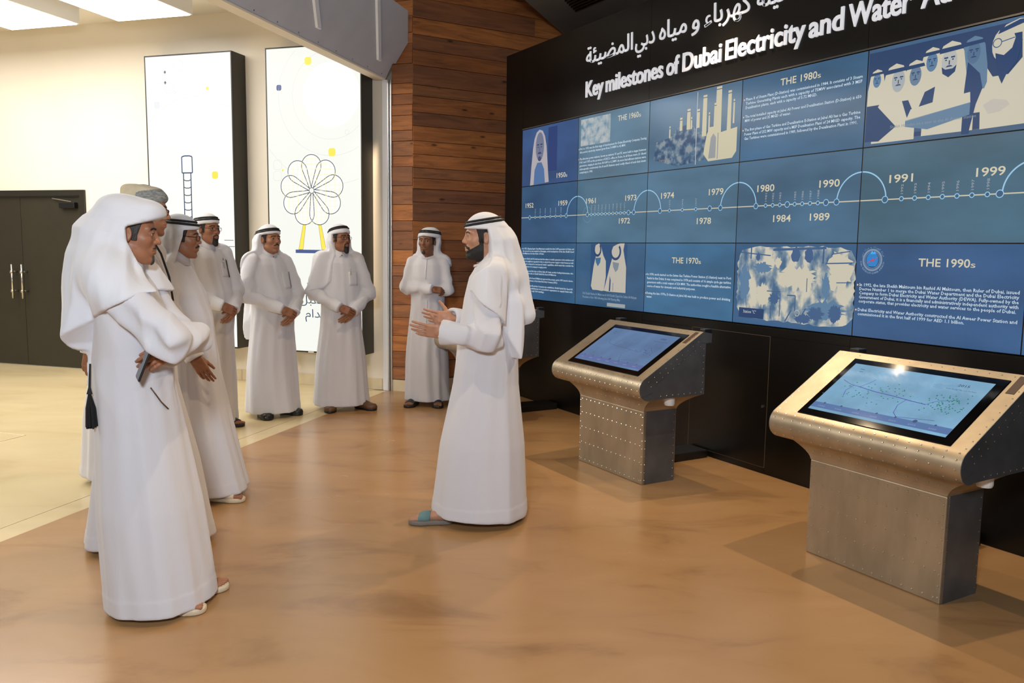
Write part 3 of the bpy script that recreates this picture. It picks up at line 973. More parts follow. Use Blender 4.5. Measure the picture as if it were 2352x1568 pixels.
para(P('caption', em((140, 160, 176))), ['H.H Sheikh Rashed Al Maktoum & H.H Sheikh Zayed bin Sultan Al-Nahyan', 'President of the UAE following Jebel Ali Planning Map'], 1.149, 1.946, 1.157, 0.033, 0.019, 0.004)

P = PR[(3, 0)]
mach = em_noise('machine_hall_picture', [(0.38, (70, 102, 134)), (0.48, (128, 146, 158)), (0.56, (200, 194, 176))], 7.0, detail=8, stretch=(1.3, 1, 0.9))
rr = random.Random(4)
ol = []
for i in range(90):
    a = 2 * PI * i / 90
    ca, sa = math.cos(a), math.sin(a)
    q = (abs(ca) ** 7 + abs(sa) ** 7) ** (-1 / 7)
    ol.append((3.59 + 0.495 * ca * q * (1 + rr.uniform(-0.02, 0.015)), 1.352 + 0.258 * sa * q * (1 + rr.uniform(-0.04, 0.02))))
P('machine_photo', mach).poly(ol, Y1)
for tone, cx, cz, rx, rz, sd in ((CREAM, 3.64, 1.40, 0.15, 0.075, 3), (CREAM, 3.97, 1.45, 0.09, 0.12, 5), (CREAM, 3.34, 1.27, 0.06, 0.075, 6), (CREAM, 3.47, 1.50, 0.03, 0.035, 7), (MID, 3.17, 1.34, 0.05, 0.13, 8), (MID, 3.33, 1.46, 0.08, 0.035, 9),
                                 (DUSK, 3.285, 1.535, 0.018, 0.03, 10), (DUSK, 3.45, 1.25, 0.04, 0.04, 11), (MID, 3.88, 1.20, 0.15, 0.06, 12), (DUSK, 3.80, 1.17, 0.06, 0.04, 17), (DUSK, 3.95, 1.18, 0.05, 0.05, 18), (MID, 3.87, 1.35, 0.03, 0.08, 13), (DUSK, 3.70, 1.13, 0.07, 0.03, 14)):
    blob(P('machinery', tone), cx, cz, rx, rz, Y1 - .0003 - sd * 0.00003, 46, 0.30, sd)
for a in range(2):
    blob(P('machinery', DUSK), 3.615 + 0.11 * a, 1.55, 0.035, 0.05, Y1 - .0006, 16, 0.2, 15 + a)
for x0, z0, x1, z1, w in ((3.12, 1.565, 3.40, 1.545, 0.008), (3.42, 1.585, 3.86, 1.60, 0.016), (3.86, 1.50, 4.06, 1.508, 0.008), (3.90, 1.56, 4.04, 1.58, 0.007), (3.50, 1.13, 3.50, 1.29, 0.007), (3.38, 1.30, 3.50, 1.30, 0.007), (3.56, 1.28, 3.63, 1.28, 0.008),
                          (3.63, 1.28, 3.63, 1.14, 0.008), (3.72, 1.31, 3.72, 1.40, 0.006), (3.66, 1.10, 3.72, 1.20, 0.01), (3.55, 1.10, 3.60, 1.18, 0.01), (3.42, 1.11, 3.42, 1.20, 0.008), (3.95, 1.38, 4.06, 1.385, 0.006), (3.22, 1.52, 3.22, 1.60, 0.012), (3.84, 1.50, 3.84, 1.61, 0.012)):
    P('machinery', DUSK).line([(x0, z0), (x1, z1)], w, Y1 - .0009)
P('machinery', em((172, 172, 164))).ring(3.65, 1.165, 0.02, 0.006, Y1 - .0009, n=14)
P('caption_plate', DEEP).rect(3.125, 3.36, 1.10, 1.17, Y1 - .0008)
put_text(P('caption', em((200, 204, 206))), 'Station "C"', 3.168, 3.289, 1.134, 0.022, Y1 - .0012, res=2)

# round emblem on the 1990s panel: grey ring, blue drop, red bolt, ring of small writing
P = PR[(4, 0)]
ex, ez = 4.199, 1.529
P('emblem_ring', em((120, 142, 166))).ring(ex, ez, 0.062, 0.012, Y1, n=36)
P('emblem_ring', em((120, 142, 166))).ring(ex, ez, 0.050, 0.003, Y1, n=36)
for k in range(8):
    zz = ez - 0.037 + k * 0.0095
    w = 0.04 * math.sqrt(max(0.02, 1 - ((zz - ez + 0.004) / 0.046) ** 2))
    P('emblem_drop', em((40, 132, 206))).rect(ex - w, ex + w, zz, zz + 0.0082, Y1 - .0002)
P('emblem_drop', em((70, 170, 232))).poly([(ex - 0.02, ez + 0.036), (ex + 0.024, ez + 0.036), (ex + 0.014, ez + 0.054), (ex + 0.004, ez + 0.044), (ex - 0.004, ez + 0.058), (ex - 0.012, ez + 0.044)], Y1 - .0002)
P('emblem_bolt', em((206, 52, 58))).poly([(ex - 0.045, ez - 0.026), (ex + 0.006, ez + 0.012), (ex + 0.002, ez - 0.002), (ex + 0.042, ez + 0.022), (ex - 0.002, ez - 0.014), (ex + 0.002, ez)], Y1 - .0006)


def arc_text(mb, s, cx, cz, r, a0, a1, cap, flip=False):
    n = len(s)
    for i, ch in enumerate(s):
        if ch == ' ':
            continue
        a = a0 + (a1 - a0) * (i + 0.5) / n
        v, fs = text_geo(ch, 0.004, 1)
        w = (v[:, 0].max() + v[:, 0].min()) / 2
        k = cap / 0.727
        X, Z = (v[:, 0] - w) * k, v[:, 1] * k
        t = a + PI / 2 if flip else a - PI / 2
        R = (r if not flip else r + cap)
        mb.add(np.stack([cx + R * math.cos(a) + X * math.cos(t) - Z * math.sin(t), np.full(len(v), Y1), cz + R * math.sin(a) + X * math.sin(t) + Z * math.cos(t)], 1), fs)


arc_text(P('emblem_writing', em((132, 154, 178))), 'DUBAI ELECTRICITY & WATER AUTHORITY', ex, ez, 0.074, PI * 1.04, PI * 1.96, 0.011, True)
arc_text(P('emblem_writing', em((132, 154, 178))), arabic('هيئة كهرباء و مياه دبي'), ex, ez, 0.074, PI * 0.92, PI * 0.08, 0.012)
for q in PR.values():
    q.done()

# ================================================================== light boxes on the white wall
def lightbox(x0, x1, label, face, name='light_box'):
    z0, z1, dp = 0.405, 3.668, 0.25
    o = thing(name, label, 'light box', B0, BA, 'tall light boxes on the white wall')
    b = MB()
    b.box(x0, x1, -dp + 0.01, 0.0, z0, z1)
    b.build('casing', M['frame_black'], o)
    for a in ((x0, x0 + 0.012, z0, z1), (x1 - 0.012, x1, z0, z1), (x0 + 0.012, x1 - 0.012, z0, z0 + 0.016), (x0 + 0.012, x1 - 0.012, z1 - 0.014, z1)):
        MB().box(a[0], a[1], -dp - 0.004, -dp + 0.012, a[2], a[3]).build('edge_frame', M['frame_black'], o)
    f = MB().rect(x0 + 0.012, x1 - 0.012, z0 + 0.016, z1 - 0.014, -dp).build('lit_face', em(face, 1.0, 0.4), o)
    return o, f, -dp


def rsq(mb, cx, cz, r, y, line=0.0):
    pts = [(cx + r * sx * a, cz + r * sz * b) for sx, sz, a, b in ((1, 1, 1, .6), (1, 1, .6, 1), (-1, 1, .6, 1), (-1, 1, 1, .6), (-1, -1, 1, .6), (-1, -1, .6, 1), (1, -1, .6, 1), (1, -1, 1, .6))]
    if line:
        mb.line(pts + [pts[0]], line, y)
    else:
        mb.poly(pts, y)


YEL, NAVY, FAINT, INK = em((255, 236, 92), 1.0), em((74, 92, 142), 1.0), em((222, 224, 224), 1.0), em((62, 78, 104), 1.0)
lb1, f1, yf = lightbox(-2.846, -1.70, 'black-edged light box printed with a ladder and water tank beside the doors', (254, 254, 249))
y = yf - 0.001
b = MB()
for cx, cz in ((-2.511, 3.538), (-2.387, 3.538), (-2.635, 3.422), (-2.52, 3.307)):
    rsq(b, cx, cz, 0.056, y, 0.004)
rsq(b, -2.739, 3.522, 0.018, y, 0.004)
b.line([(-2.452, 3.275), (-2.435, 3.255), (-2.452, 3.235), (-2.469, 3.255), (-2.452, 3.275)], 0.004, y)
b.ring(-2.2, 2.35, 0.85, 0.003, y, 1.0, 2.38, 30)
b.build('pale_outline_print', FAINT, f1, kind='stuff')
b = MB()
rsq(b, -2.515, 3.421, 0.055, y)
rsq(b, -2.696, 3.125, 0.038, y)
b.build('pale_square_print', em((236, 237, 242), 1.0), f1, kind='stuff')
b = MB()
for cz in (3.481, 3.367):
    b.poly([(-2.573, cz + 0.02), (-2.556, cz), (-2.573, cz - 0.02), (-2.59, cz)], y)
b.build('diamond_print', em((82, 84, 96)), f1, kind='stuff')
b = MB()
rsq(b, -2.02, 3.282, 0.017, y)
rsq(b, -1.95, 2.339, 0.04, y)
b.build('yellow_square_print', YEL, f1, kind='stuff')
b = MB()
b.line([(-2.385, 2.368), (-2.385, 2.545), (-2.35, 2.556), (-2.28, 2.556), (-2.247, 2.545), (-2.247, 2.368), (-2.385, 2.368)], 0.013, y)
b.line([(-2.367, 2.364), (-2.367, 0.9)], 0.013, y)
b.line([(-2.269, 2.364), (-2.269, 0.9)], 0.013, y)
for i in range(18):
    z = 2.285 - i * 0.082
    b.line([(-2.367, z + 0.008), (-2.34, z - 0.004), (-2.296, z - 0.004), (-2.269, z + 0.008)], 0.010, y)
for z, a, c in ((1.62, -1.85, -1.73), (1.55, -1.82, -1.716), (1.47, -1.84, -1.75)):
    b.line([(a, z), (c, z)], 0.006, y)
b.build('ladder_print', INK, f1, kind='stuff')

lb2, f2, yf = lightbox(-1.276, -0.135, 'black-edged light box printed with a round petal windmill near the corner post', (246, 248, 240))
y = yf - 0.001
b = MB()
b.ring(-0.493, 3.153, 0.46, 0.003, y, 1.7, 5.5, 40)
b.ring(-0.493, 3.153, 0.63, 0.003, y, 2.3, 5.25, 40)
b.ring(-0.493, 3.153, 0.93, 0.003, y, 3.76, 5.06, 40)
rsq(b, -1.148, 2.437, 0.05, y, 0.003)
rsq(b, -1.151, 2.321, 0.05, y, 0.003)
rsq(b, -0.308, 2.763, 0.022, y, 0.003)
b.build('pale_outline_print', FAINT, f2, kind='stuff')
MB().disc(-0.493, 3.153, 0.335, y, 48).build('sun_print', em((255, 255, 253), 1.1), f2)
b = MB()
rsq(b, -0.759, 3.509, 0.04, y - .0005)
rsq(b, -0.487, 2.559, 0.042, y - .0005)
b.poly([(-1.086, 2.395), (-1.072, 2.379), (-1.086, 2.363), (-1.1, 2.379)], y)
b.build('yellow_square_print', YEL, f2, kind='stuff')
b = MB()
rsq(b, -1.116, 3.249, 0.03, y)
b.build('navy_square_print', NAVY, f2)
hx, hz = -0.736, 2.16
ink = MB()
grid = MB()
leafm = em((252, 250, 238), 1.1)
for i in range(9):
    a = PI / 2 + 2 * PI * i / 9
    R0, r0 = 0.262, 0.118
    cx, cz = hx + R0 * math.cos(a), hz + R0 * math.sin(a)
    pts = [(hx + 0.03 * math.cos(a + 0.9), hz + 0.03 * math.sin(a + 0.9))]
    pts += [(cx + r0 * math.cos(a + t), cz + r0 * math.sin(a + t)) for t in [2.0 - 4.0 * k / 14 for k in range(15)]]
    pts += [(hx + 0.03 * math.cos(a - 0.6), hz + 0.03 * math.sin(a - 0.6))]
    lf = MB().poly(pts, y - 0.0004 - 0.0001 * i)
    lf.build('petal_print', leafm, f2)
    ink.line(pts, 0.008, y - 0.0014)
ink.ring(hx, hz, 0.03, 0.007, y - 0.0016, n=20)
ink.build('petal_outline_print', INK, f2, kind='stuff')
for i in range(-6, 7):
    for j in range(-6, 7):
        gx, gz = hx + i * 0.056, hz + j * 0.056
        if 0.06 < math.hypot(gx - hx, gz - hz) < 0.35:
            grid.rect(gx - 0.026, gx + 0.026, gz - 0.0018, gz + 0.0018, y - 0.0015)
            grid.rect(gx - 0.0018, gx + 0.0018, gz - 0.026, gz + 0.026, y - 0.0015)
grid.build('petal_grid_print', em((250, 240, 178), 1.05), f2, kind='stuff')
for sx in (1, -1):
    MB().poly([(hx - sx * 0.11, 1.797), (hx - sx * 0.078, 1.797), (hx - sx * 0.115, 1.53), (hx - sx * 0.168, 1.53)], y - .0003).build('yellow_leg_print', YEL, f2)
b = MB()
for sx in (1, -1):
    b.line([(hx - sx * 0.11, 1.797), (hx - sx * 0.168, 1.53), (hx - sx * 0.115, 1.53), (hx - sx * 0.078, 1.797)], 0.004, y - .0006)
b.build('leg_outline_print', em((180, 150, 70)), f2, kind='stuff')
MB().rect(-0.943, -0.53, 1.491, 1.528, y - .0008).build('navy_bar_print', NAVY, f2)
b = MB()
put_text(b, arabic('طاقـة').replace('ـ', ''), -0.822, -0.40, 1.087, 0.092, y, res=3)
put_text(b, arabic('مستقبل'), -0.909, -0.38, 0.945, 0.092, y, res=3)
put_text(b, arabic('مستدام'), -0.836, -0.38, 0.793, 0.092, y, res=3)
b.build('arabic_lettering', INK, f2, kind='stuff')
MB().rect(-0.804, -0.735, 0.407, 0.418, yf - 0.006).build('maker_plate', M['white_plastic'], lb2)

# ================================================================== ceiling light panels in the white room
LP = em((255, 251, 243), 1.0, 0.5).copy()
LP.name = 'ceiling_panel_glow'
LP.node_tree.nodes['Principled BSDF'].inputs['Emission Strength'].default_value = PANEL_POWER


def ceil_panel(cx, w, ynear, label):
    o = thing('ceiling_light', label, 'light', B0, BA, 'glowing ceiling panels in the white room')
    y1 = -0.78
    MB().box(cx - w / 2, cx + w / 2, ynear, y1, 3.905, 4.12).build('housing', M['ceiling_white'], o)
    MB().box(cx - w / 2 + 0.02, cx + w / 2 - 0.02, ynear + 0.02, y1 - 0.02, 3.895, 3.906).build('diffuser', LP, o)
    for sx in (-1, 1):
        MB().tube([(cx + sx * w * 0.35, -2, 4.12), (cx + sx * w * 0.35, -2, 4.155)], 0.01, 6).build('hanger', M['alu'], o)


ceil_panel(-3.675, 0.93, -6.6, 'large glowing ceiling panel hanging above the double doors')
ceil_panel(-2.235, 0.93, -6.6, 'large glowing ceiling panel hanging above the ladder light box')
ceil_panel(-5.115, 0.93, -6.6, 'added glowing ceiling panel left of the picture, evening the white room light')  # unseen extra panel, added to spread light along the white wall
ag = structure(link('trim_3', None))
ag.location = B0
ag.rotation_euler = (0, 0, BA)
for i in range(3):
    MB().box(-3.15, -2.75, -0.62 + i * 0.05, -0.60 + i * 0.05, 4.146, 4.152).build('air_slot', M['black'], ag)

# ================================================================== touch kiosks
KX = []
TH = 0.5302
RC = (0.0828, 0.6807)
RR = 0.078


kem = lambda c: em(c, 1.0, 0.06)


def kiosk(loc, label, bright, year):
    o = thing('touch_kiosk', label, 'kiosk', loc, WA, 'riveted metal touch kiosks along the video wall')
    wc, dc, wh = 0.372, 0.285, 0.515
    b = MB()
    b.box(-wc, wc, 0, dc, 0, 0.5)
    b.build('column', [M['kiosk']], o, bevel=0.006)
    # side sheets of the column, unlit-side shade put into their colour
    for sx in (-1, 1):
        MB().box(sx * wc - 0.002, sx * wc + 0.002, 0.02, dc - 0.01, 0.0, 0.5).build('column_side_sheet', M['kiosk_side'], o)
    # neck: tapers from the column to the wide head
    rings = []
    for i in range(9):
        t = i / 8
        e = t ** 1.7
        w = wc + (wh - wc) * e
        f = -0.055 * t ** 1.6
        g = dc + 0.10 * e
        z = 0.5 + 0.113 * t
        rings.append([(-w, f, z), (w, f, z), (w, g, z), (-w, g, z)])
    b = MB()
    b.loft(rings)
    b.build('neck', M['kiosk'], o)
    # head: rolled front edge, sloping top, upright back
    prof = []
    a0, a1 = -PI * 0.62, PI / 2 - TH
    for i in range(15):
        a = a0 + (a1 - a0) * i / 14
        prof.append((-(RC[0] + RR * math.cos(a)), RC[1] + RR * math.sin(a)))
    tu, tz = RC[0] + RR * math.sin(TH), RC[1] + RR * math.cos(TH)
    top = (-(tu - 0.567 * math.cos(TH)), tz + 0.567 * math.sin(TH))
    prof += [top, (0.445, 1.022), (0.445, 0.962), (0.395, 0.955), (0.395, 0.612)]
    b = MB()
    n = len(prof)
    vs = [(-wh, p, q) for p, q in prof] + [(wh, p, q) for p, q in prof]
    b.add(vs, [(i, n + i, n + (i + 1) % n, (i + 1) % n) for i in range(n)])
    hd_ = b.build('head_sheet', M['kiosk'], o, smooth=False)
    hd_.data.polygons.foreach_set('use_smooth', [True if i < 14 else False for i in range(n)])
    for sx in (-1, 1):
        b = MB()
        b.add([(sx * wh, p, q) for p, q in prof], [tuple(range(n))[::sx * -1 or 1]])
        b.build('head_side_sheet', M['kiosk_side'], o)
        # raised band along the sloping edge
        band = []
        for i in range(6, 15):
            a = a0 + (a1 - a0) * i / 14
            band.append((-(RC[0] + RR * math.cos(a)), RC[1] + RR * math.sin(a)))
        inner = [(0.39, 0.96), (top[0] - 0.01, 0.965), (-0.03, 0.705), (-0.045, 0.66)]
        pl = band + [top, (0.443, 1.02), (0.443, 0.962)] + inner
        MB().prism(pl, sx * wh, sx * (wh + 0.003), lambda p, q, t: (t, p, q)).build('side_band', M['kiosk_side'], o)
    # sloping screen
    fr = link('screen_unit', MB().box(-0.382, 0.435, -0.004, 0.004, 0.014, 0.514).mesh('screen_unit', M['black_gloss']), o)
    bv = fr.modifiers.new('bevel', 'BEVEL')
    bv.width = 0.003
    fr.location = (0, -tu, tz)
    fr.rotation_euler = (-(PI / 2 - TH), 0, 0)
    sc1 = (94, 122, 160) if not bright else (124, 168, 198)
    sm = em_noise('kiosk_map_%d' % year, [(0.3, tuple(int(v * 0.9) for v in sc1)), (0.55, sc1), (0.75, tuple(int(min(255, v * 1.08)) for v in sc1))], 5, rough=0.05)
    x0, x1, t0, t1 = -0.345, 0.388, 0.058, 0.470
    MB().rect(x0, x1, t0, t1, -0.0046).build('map_screen', sm, fr)
    X = lambda a: x0 + (x1 - x0) * a
    Zt = lambda c: t0 + (t1 - t0) * c
    yy = -0.0052
    bar = MB()
    bar.rect(X(0), X(1), Zt(0.045), Zt(0.15), yy)
    bar.build('time_bar_print', kem((92, 108, 158) if not bright else (88, 116, 164)), fr)
    ln, dt = MB(), MB()
    r = random.Random(year)
    trunk = [(0.20, 0.56), (0.33, 0.52), (0.48, 0.50), (0.62, 0.47), (0.72, 0.455)]
    ln.line([(X(a), Zt(c)) for a, c in trunk], 0.004 if bright else 0.0022, yy)
    for path in ([(0.72, 0.455), (0.74, 0.50), (0.78, 0.56), (0.86, 0.60)], [(0.58, 0.48), (0.56, 0.36), (0.58, 0.22), (0.62, 0.16), (0.86, 0.22)], [(0.20, 0.56), (0.24, 0.66), (0.26, 0.74)],
                 [(0.20, 0.56), (0.12, 0.58), (0.04, 0.64)], [(0.15, 0.57), (0.13, 0.45), (0.15, 0.35)]) if bright else ([(0.72, 0.455), (0.74, 0.52), (0.80, 0.60)], [(0.58, 0.48), (0.55, 0.33), (0.60, 0.18), (0.76, 0.22)], [(0.30, 0.53), (0.33, 0.72)], [(0.20, 0.56), (0.17, 0.66)], [(0.50, 0.5), (0.52, 0.66)]):
        ln.line([(X(a), Zt(c)) for a, c in path], 0.0026 if bright else 0.0018, yy)
    ln.build('network_line_print', kem((70, 64, 158) if bright else (62, 78, 124)), fr, kind='stuff')
    if bright:
        fn = MB()
        for k in range(26):
            a, c = r.uniform(0.05, 0.95), r.uniform(0.2, 0.6)
            path = [(a, c)]
            for _ in range(3):
                a += r.uniform(-0.05, 0.05)
                c += r.uniform(-0.05, 0.05)
                path.append((a, c))
            fn.line([(X(a), Zt(c)) for a, c in path], 0.001, yy + .0002)
        fn.build('fine_road_print', kem((98, 142, 180)), fr, kind='stuff')
        wm = MB()
        for k in range(7):
            blob(wm, X(0.67 + 0.13 * r.random()), Zt(0.78 + 0.10 * r.random()), 0.018, 0.012, yy + .0002, 9, 0.35, k)
        wm.build('world_map_print', kem((116, 158, 190)), fr, kind='stuff')
        for k in range(120):
            if k < 70:
                a, c = min(0.95, r.gauss(0.84, 0.075)), r.gauss(0.52, 0.08)
            elif k < 95:
                a, c = r.gauss(0.36, 0.1), r.gauss(0.62, 0.07)
            else:
                a, c = r.gauss(0.33, 0.12), r.gauss(0.42, 0.07)
            if 0.02 < a < 0.97 and 0.2 < c < 0.9:
                dt.disc(X(a), Zt(c), 0.0035, yy - .0003, 8)
        dt.build('station_dot_print', kem((26, 118, 92)), fr, kind='stuff')
    else:
        for k in range(26):
            a, c = r.gauss(0.80, 0.06), r.gauss(0.52, 0.06)
            dt.disc(X(min(a, 0.95)), Zt(c), 0.003, yy - .0003, 8)
        dt.build('station_dot_print', kem((44, 58, 102)), fr, kind='stuff')
    nb = MB()
    for k in range(7):
        nb.disc(X(0.08 + 0.135 * k), Zt(0.15), 0.006 if k != (5 if bright else 3) else 0.011, yy - .0003, 12)
    nb.build('time_knob_print', kem((66, 84, 120)), fr, kind='stuff')
    tx = MB()
    put_text(tx, str(year), X(0.80), X(0.875), Zt(0.86), 0.017, yy, res=2, bold=0.01)
    put_text(tx, 'Dubai Energy Map over 30 Years', X(0.745), X(0.94), Zt(0.79), 0.009, yy, res=1)
    tx.build('map_title_print', kem((52, 66, 104)), fr, kind='stuff')
    tb = MB()
    for k in range(7):
        put_text(tb, str(1990 + 5 * k), X(0.055 + 0.135 * k), X(0.105 + 0.135 * k), Zt(0.075), 0.009, yy - .0003, res=1)
    tb.build('time_bar_lettering', kem((150, 168, 196)), fr, kind='stuff')
    lg = MB()
    lg.line([(X(0.075), Zt(0.90)), (X(0.11), Zt(0.90))], 0.003, yy)
    lg.line([(X(0.085), Zt(0.85)), (X(0.115), Zt(0.85))], 0.003, yy)
    lg.build('legend_print', kem((40, 70, 104)), fr, kind='stuff')
    MB().box(0.452, 0.492, -0.002, 0.003, 0.42, 0.555).build('card_slot_plate', M['brown_plate'], fr, bevel=0.004)
    # clips at the back corners, sensor under the head
    for x, w in ((-0.44, 0.03), (0.485, 0.025)):
        MB().box(x - w, x + w, 0.385, 0.45, 1.02, 1.052).build('back_clip', M['black'], o, bevel=0.004)
    b = MB()
    b.tube([(0.44, 0.16, 0.545), (0.44, 0.16, 0.555), (0.44, 0.16, 0.592)], [0.032, 0.036, 0.036], 20)
    b.build('sensor_puck', M['white_plastic'], o)
    # rivets: low domes along the edges and in rows
    R = MB()

    def rivet(p, nrm, r=0.0058):
        p, nrm = Vector(p), Vector(nrm).normalized()
        s = nrm.orthogonal().normalized()
        t = nrm.cross(s)
        a = [p + (s * math.cos(k * PI / 3) + t * math.sin(k * PI / 3)) * r for k in range(6)]
        c = [p + (s * math.cos(k * PI / 3) + t * math.sin(k * PI / 3)) * r * 0.6 + nrm * r * 0.45 for k in range(6)]
        R.add(a + c, [(k, (k + 1) % 6, 6 + (k + 1) % 6, 6 + k) for k in range(6)] + [tuple(range(6, 12))])
    for i in range(14):
        x = -0.34 + 0.68 * i / 13
        for z in (0.025, 0.15, 0.265, 0.375, 0.475):
            rivet((x, -0.0005, z), (0, -1, 0))
        rivet((x, -0.018, 0.548), (0, -1, -0.8), 0.004)
    for k in range(9):
        z = 0.03 + 0.054 * k
        for sx in (-1, 1):
            rivet((sx * 0.36, -0.0005, z), (0, -1, 0))
            rivet((sx * (wc + 0.002), 0.018, z), (sx, 0, 0), 0.004)
            rivet((sx * (wc + 0.002), dc - 0.02, z), (sx, 0, 0), 0.004)
    for i in range(18):
        x = -0.49 + 0.98 * i / 17
        for a in (0.45, -0.1, -0.75):
            rivet((x, -(RC[0] + RR * math.cos(a)), RC[1] + RR * math.sin(a)), (0, -math.cos(a), math.sin(a)), 0.0055)
        for t in (-0.012, 0.545):
            rivet((x, -(tu - t * math.cos(TH)), tz + t * math.sin(TH)), (0, -math.sin(TH), math.cos(TH)), 0.0042)
    for k in range(10):
        t = 0.02 + 0.053 * k
        for x in (-0.5, -0.40, 0.5):
            rivet((x, -(tu - t * math.cos(TH)), tz + t * math.sin(TH)), (0, -math.sin(TH), math.cos(TH)), 0.0042)
        for sx in (-1, 1):
            u = tu - t * math.cos(TH)
            z = tz + t * math.sin(TH)
            rivet((sx * (wh + 0.003), -u + 0.02, z - 0.03), (sx, 0, 0), 0.0042)
            rivet((sx * (wh + 0.003), -u + 0.04, z - 0.062), (sx, 0, 0), 0.0042)
    for sx in (-1, 1):
        for k in range(8):
            rivet((sx * wh, 0.02 + 0.05 * k, 0.628), (sx, 0, 0), 0.0045)
        for k in range(7):
            rivet((sx * wh, 0.38, 0.65 + 0.045 * k), (sx, 0, 0), 0.0045)
    R.build('rivets', M['rivet'], o, kind='stuff')
    return o


K1, K2 = Vector((0.6977, 5.664, 0)), Vector((1.7526, 3.8387, 0))
K0 = K1 * 2 - K2
kiosk(K0, 'riveted metal touch kiosk half hidden behind the man who is presenting', False, 1995)
kiosk(K1, 'riveted metal touch kiosk with a dim blue map standing clear of the people', False, 2005)
kiosk(K2, 'large nearest riveted metal touch kiosk with a bright green-dotted 2015 map', True, 2015)
for i, (k, lab) in enumerate(((K0, 'low black cable cover on floor behind the presenter and far kiosk'), (K1, 'low black cable cover from the middle kiosk to the wall'), (K2, 'low black cable cover from the nearest kiosk to the wall'))):
    c = tag(MB().box(-0.2, 0.02, 0.29, 0.93, 0.0, 0.06).build('cable_cover', M['black'], None, bevel=0.008), lab, 'cable cover', 'cable covers behind the kiosks')
    c.location = k
    c.rotation_euler = (0, 0, WA)

# ================================================================== ceiling spot lamps of the dark hall, plus added unseen fill lamps (above the picture)
def spot_lamp(loc, target, power, angle, label, col=(1.0, 0.76, 0.50), rad=0.025, blend=0.5):
    o = thing('spot_lamp', label, 'lamp', loc, 0.0, 'spot lamps under the dark hall ceiling')
    d = (Vector(target) - Vector(loc)).normalized()
    b = MB()
    b.tube([-d * 0.10, d * 0.02, d * 0.06], [0.045, 0.06, 0.062], 16, cap=False)
    b.build('shade', M['black'], o, smooth=True)
    MB().tube([(0, 0, 0.0), (0, 0, (4.75 if loc[0] > -1.5 else 4.15) - loc[2])], 0.012, 8).build('stem', M['black'], o)
    l = bpy.data.lights.new('spot_bulb', 'SPOT')
    l.energy = power
    l.color = col
    l.spot_size = angle
    l.spot_blend = blend
    l.shadow_soft_size = rad
    lo = link('spot_bulb', l, o)
    lo.location = d * 0.065
    lo.rotation_euler = d.to_track_quat('-Z', 'Y').to_euler()
    return o


LAMP_LABELS = ['black spot lamp hanging above the presenter', 'black spot lamp hanging nearest the camera', 'added spot lamp above the middle kiosk standing in for screen bounce', 'added spot lamp above the nearest kiosk standing in for screen bounce',
               'added unseen wall-wash lamp above the far end of the timber wall', 'added unseen fill lamp aimed at the back row of men', 'added unseen fill lamp in the white room aimed at the timber end wall']
for (loc, tgt, pw, an), lab in zip(LAMPS, LAMP_LABELS):
    spot_lamp(loc, tgt, pw, an, lab)

# ================================================================== people
# soft bodies, robes and scarves are grown from distance fields and meshed with surface nets
F32 = np.float32


def smin(a, b, k):
    h = np.clip(0.5 + 0.5 * (b - a) / k, 0, 1)
    return b + (a - b) * h - k * h * (1 - h)


def smax(a, b, k):
    return -smin(-a, -b, k)


def sstep(a, b, x):
    t = np.clip((x - a) / (b - a), 0, 1)
    return t * t * (3 - 2 * t)


def ell(p, c, r):
    q = (p - np.array(c, F32))
    r = np.array(r, F32)
    k0 = np.sqrt(((q / r) ** 2).sum(1))
    k1 = np.sqrt(((q / (r * r)) ** 2).sum(1)) + 1e-9
    return k0 * (k0 - 1) / k1


def cap(p, a, b, ra, rb=None):
    rb = ra if rb is None else rb
    a, b = np.array(a, F32), np.array(b, F32)
    d = b - a
    t = np.clip(((p - a) @ d) / (d @ d + 1e-12), 0, 1)
    q = p - a - t[:, None] * d
    return np.sqrt((q * q).sum(1)) - (ra + (rb - ra) * t)


def rbox(p, c, hs, r):
    q = np.abs(p - np.array(c, F32)) - (np.array(hs, F32) - r)
    return np.sqrt((np.maximum(q, 0) ** 2).sum(1)) + np.minimum(q.max(1), 0) - r


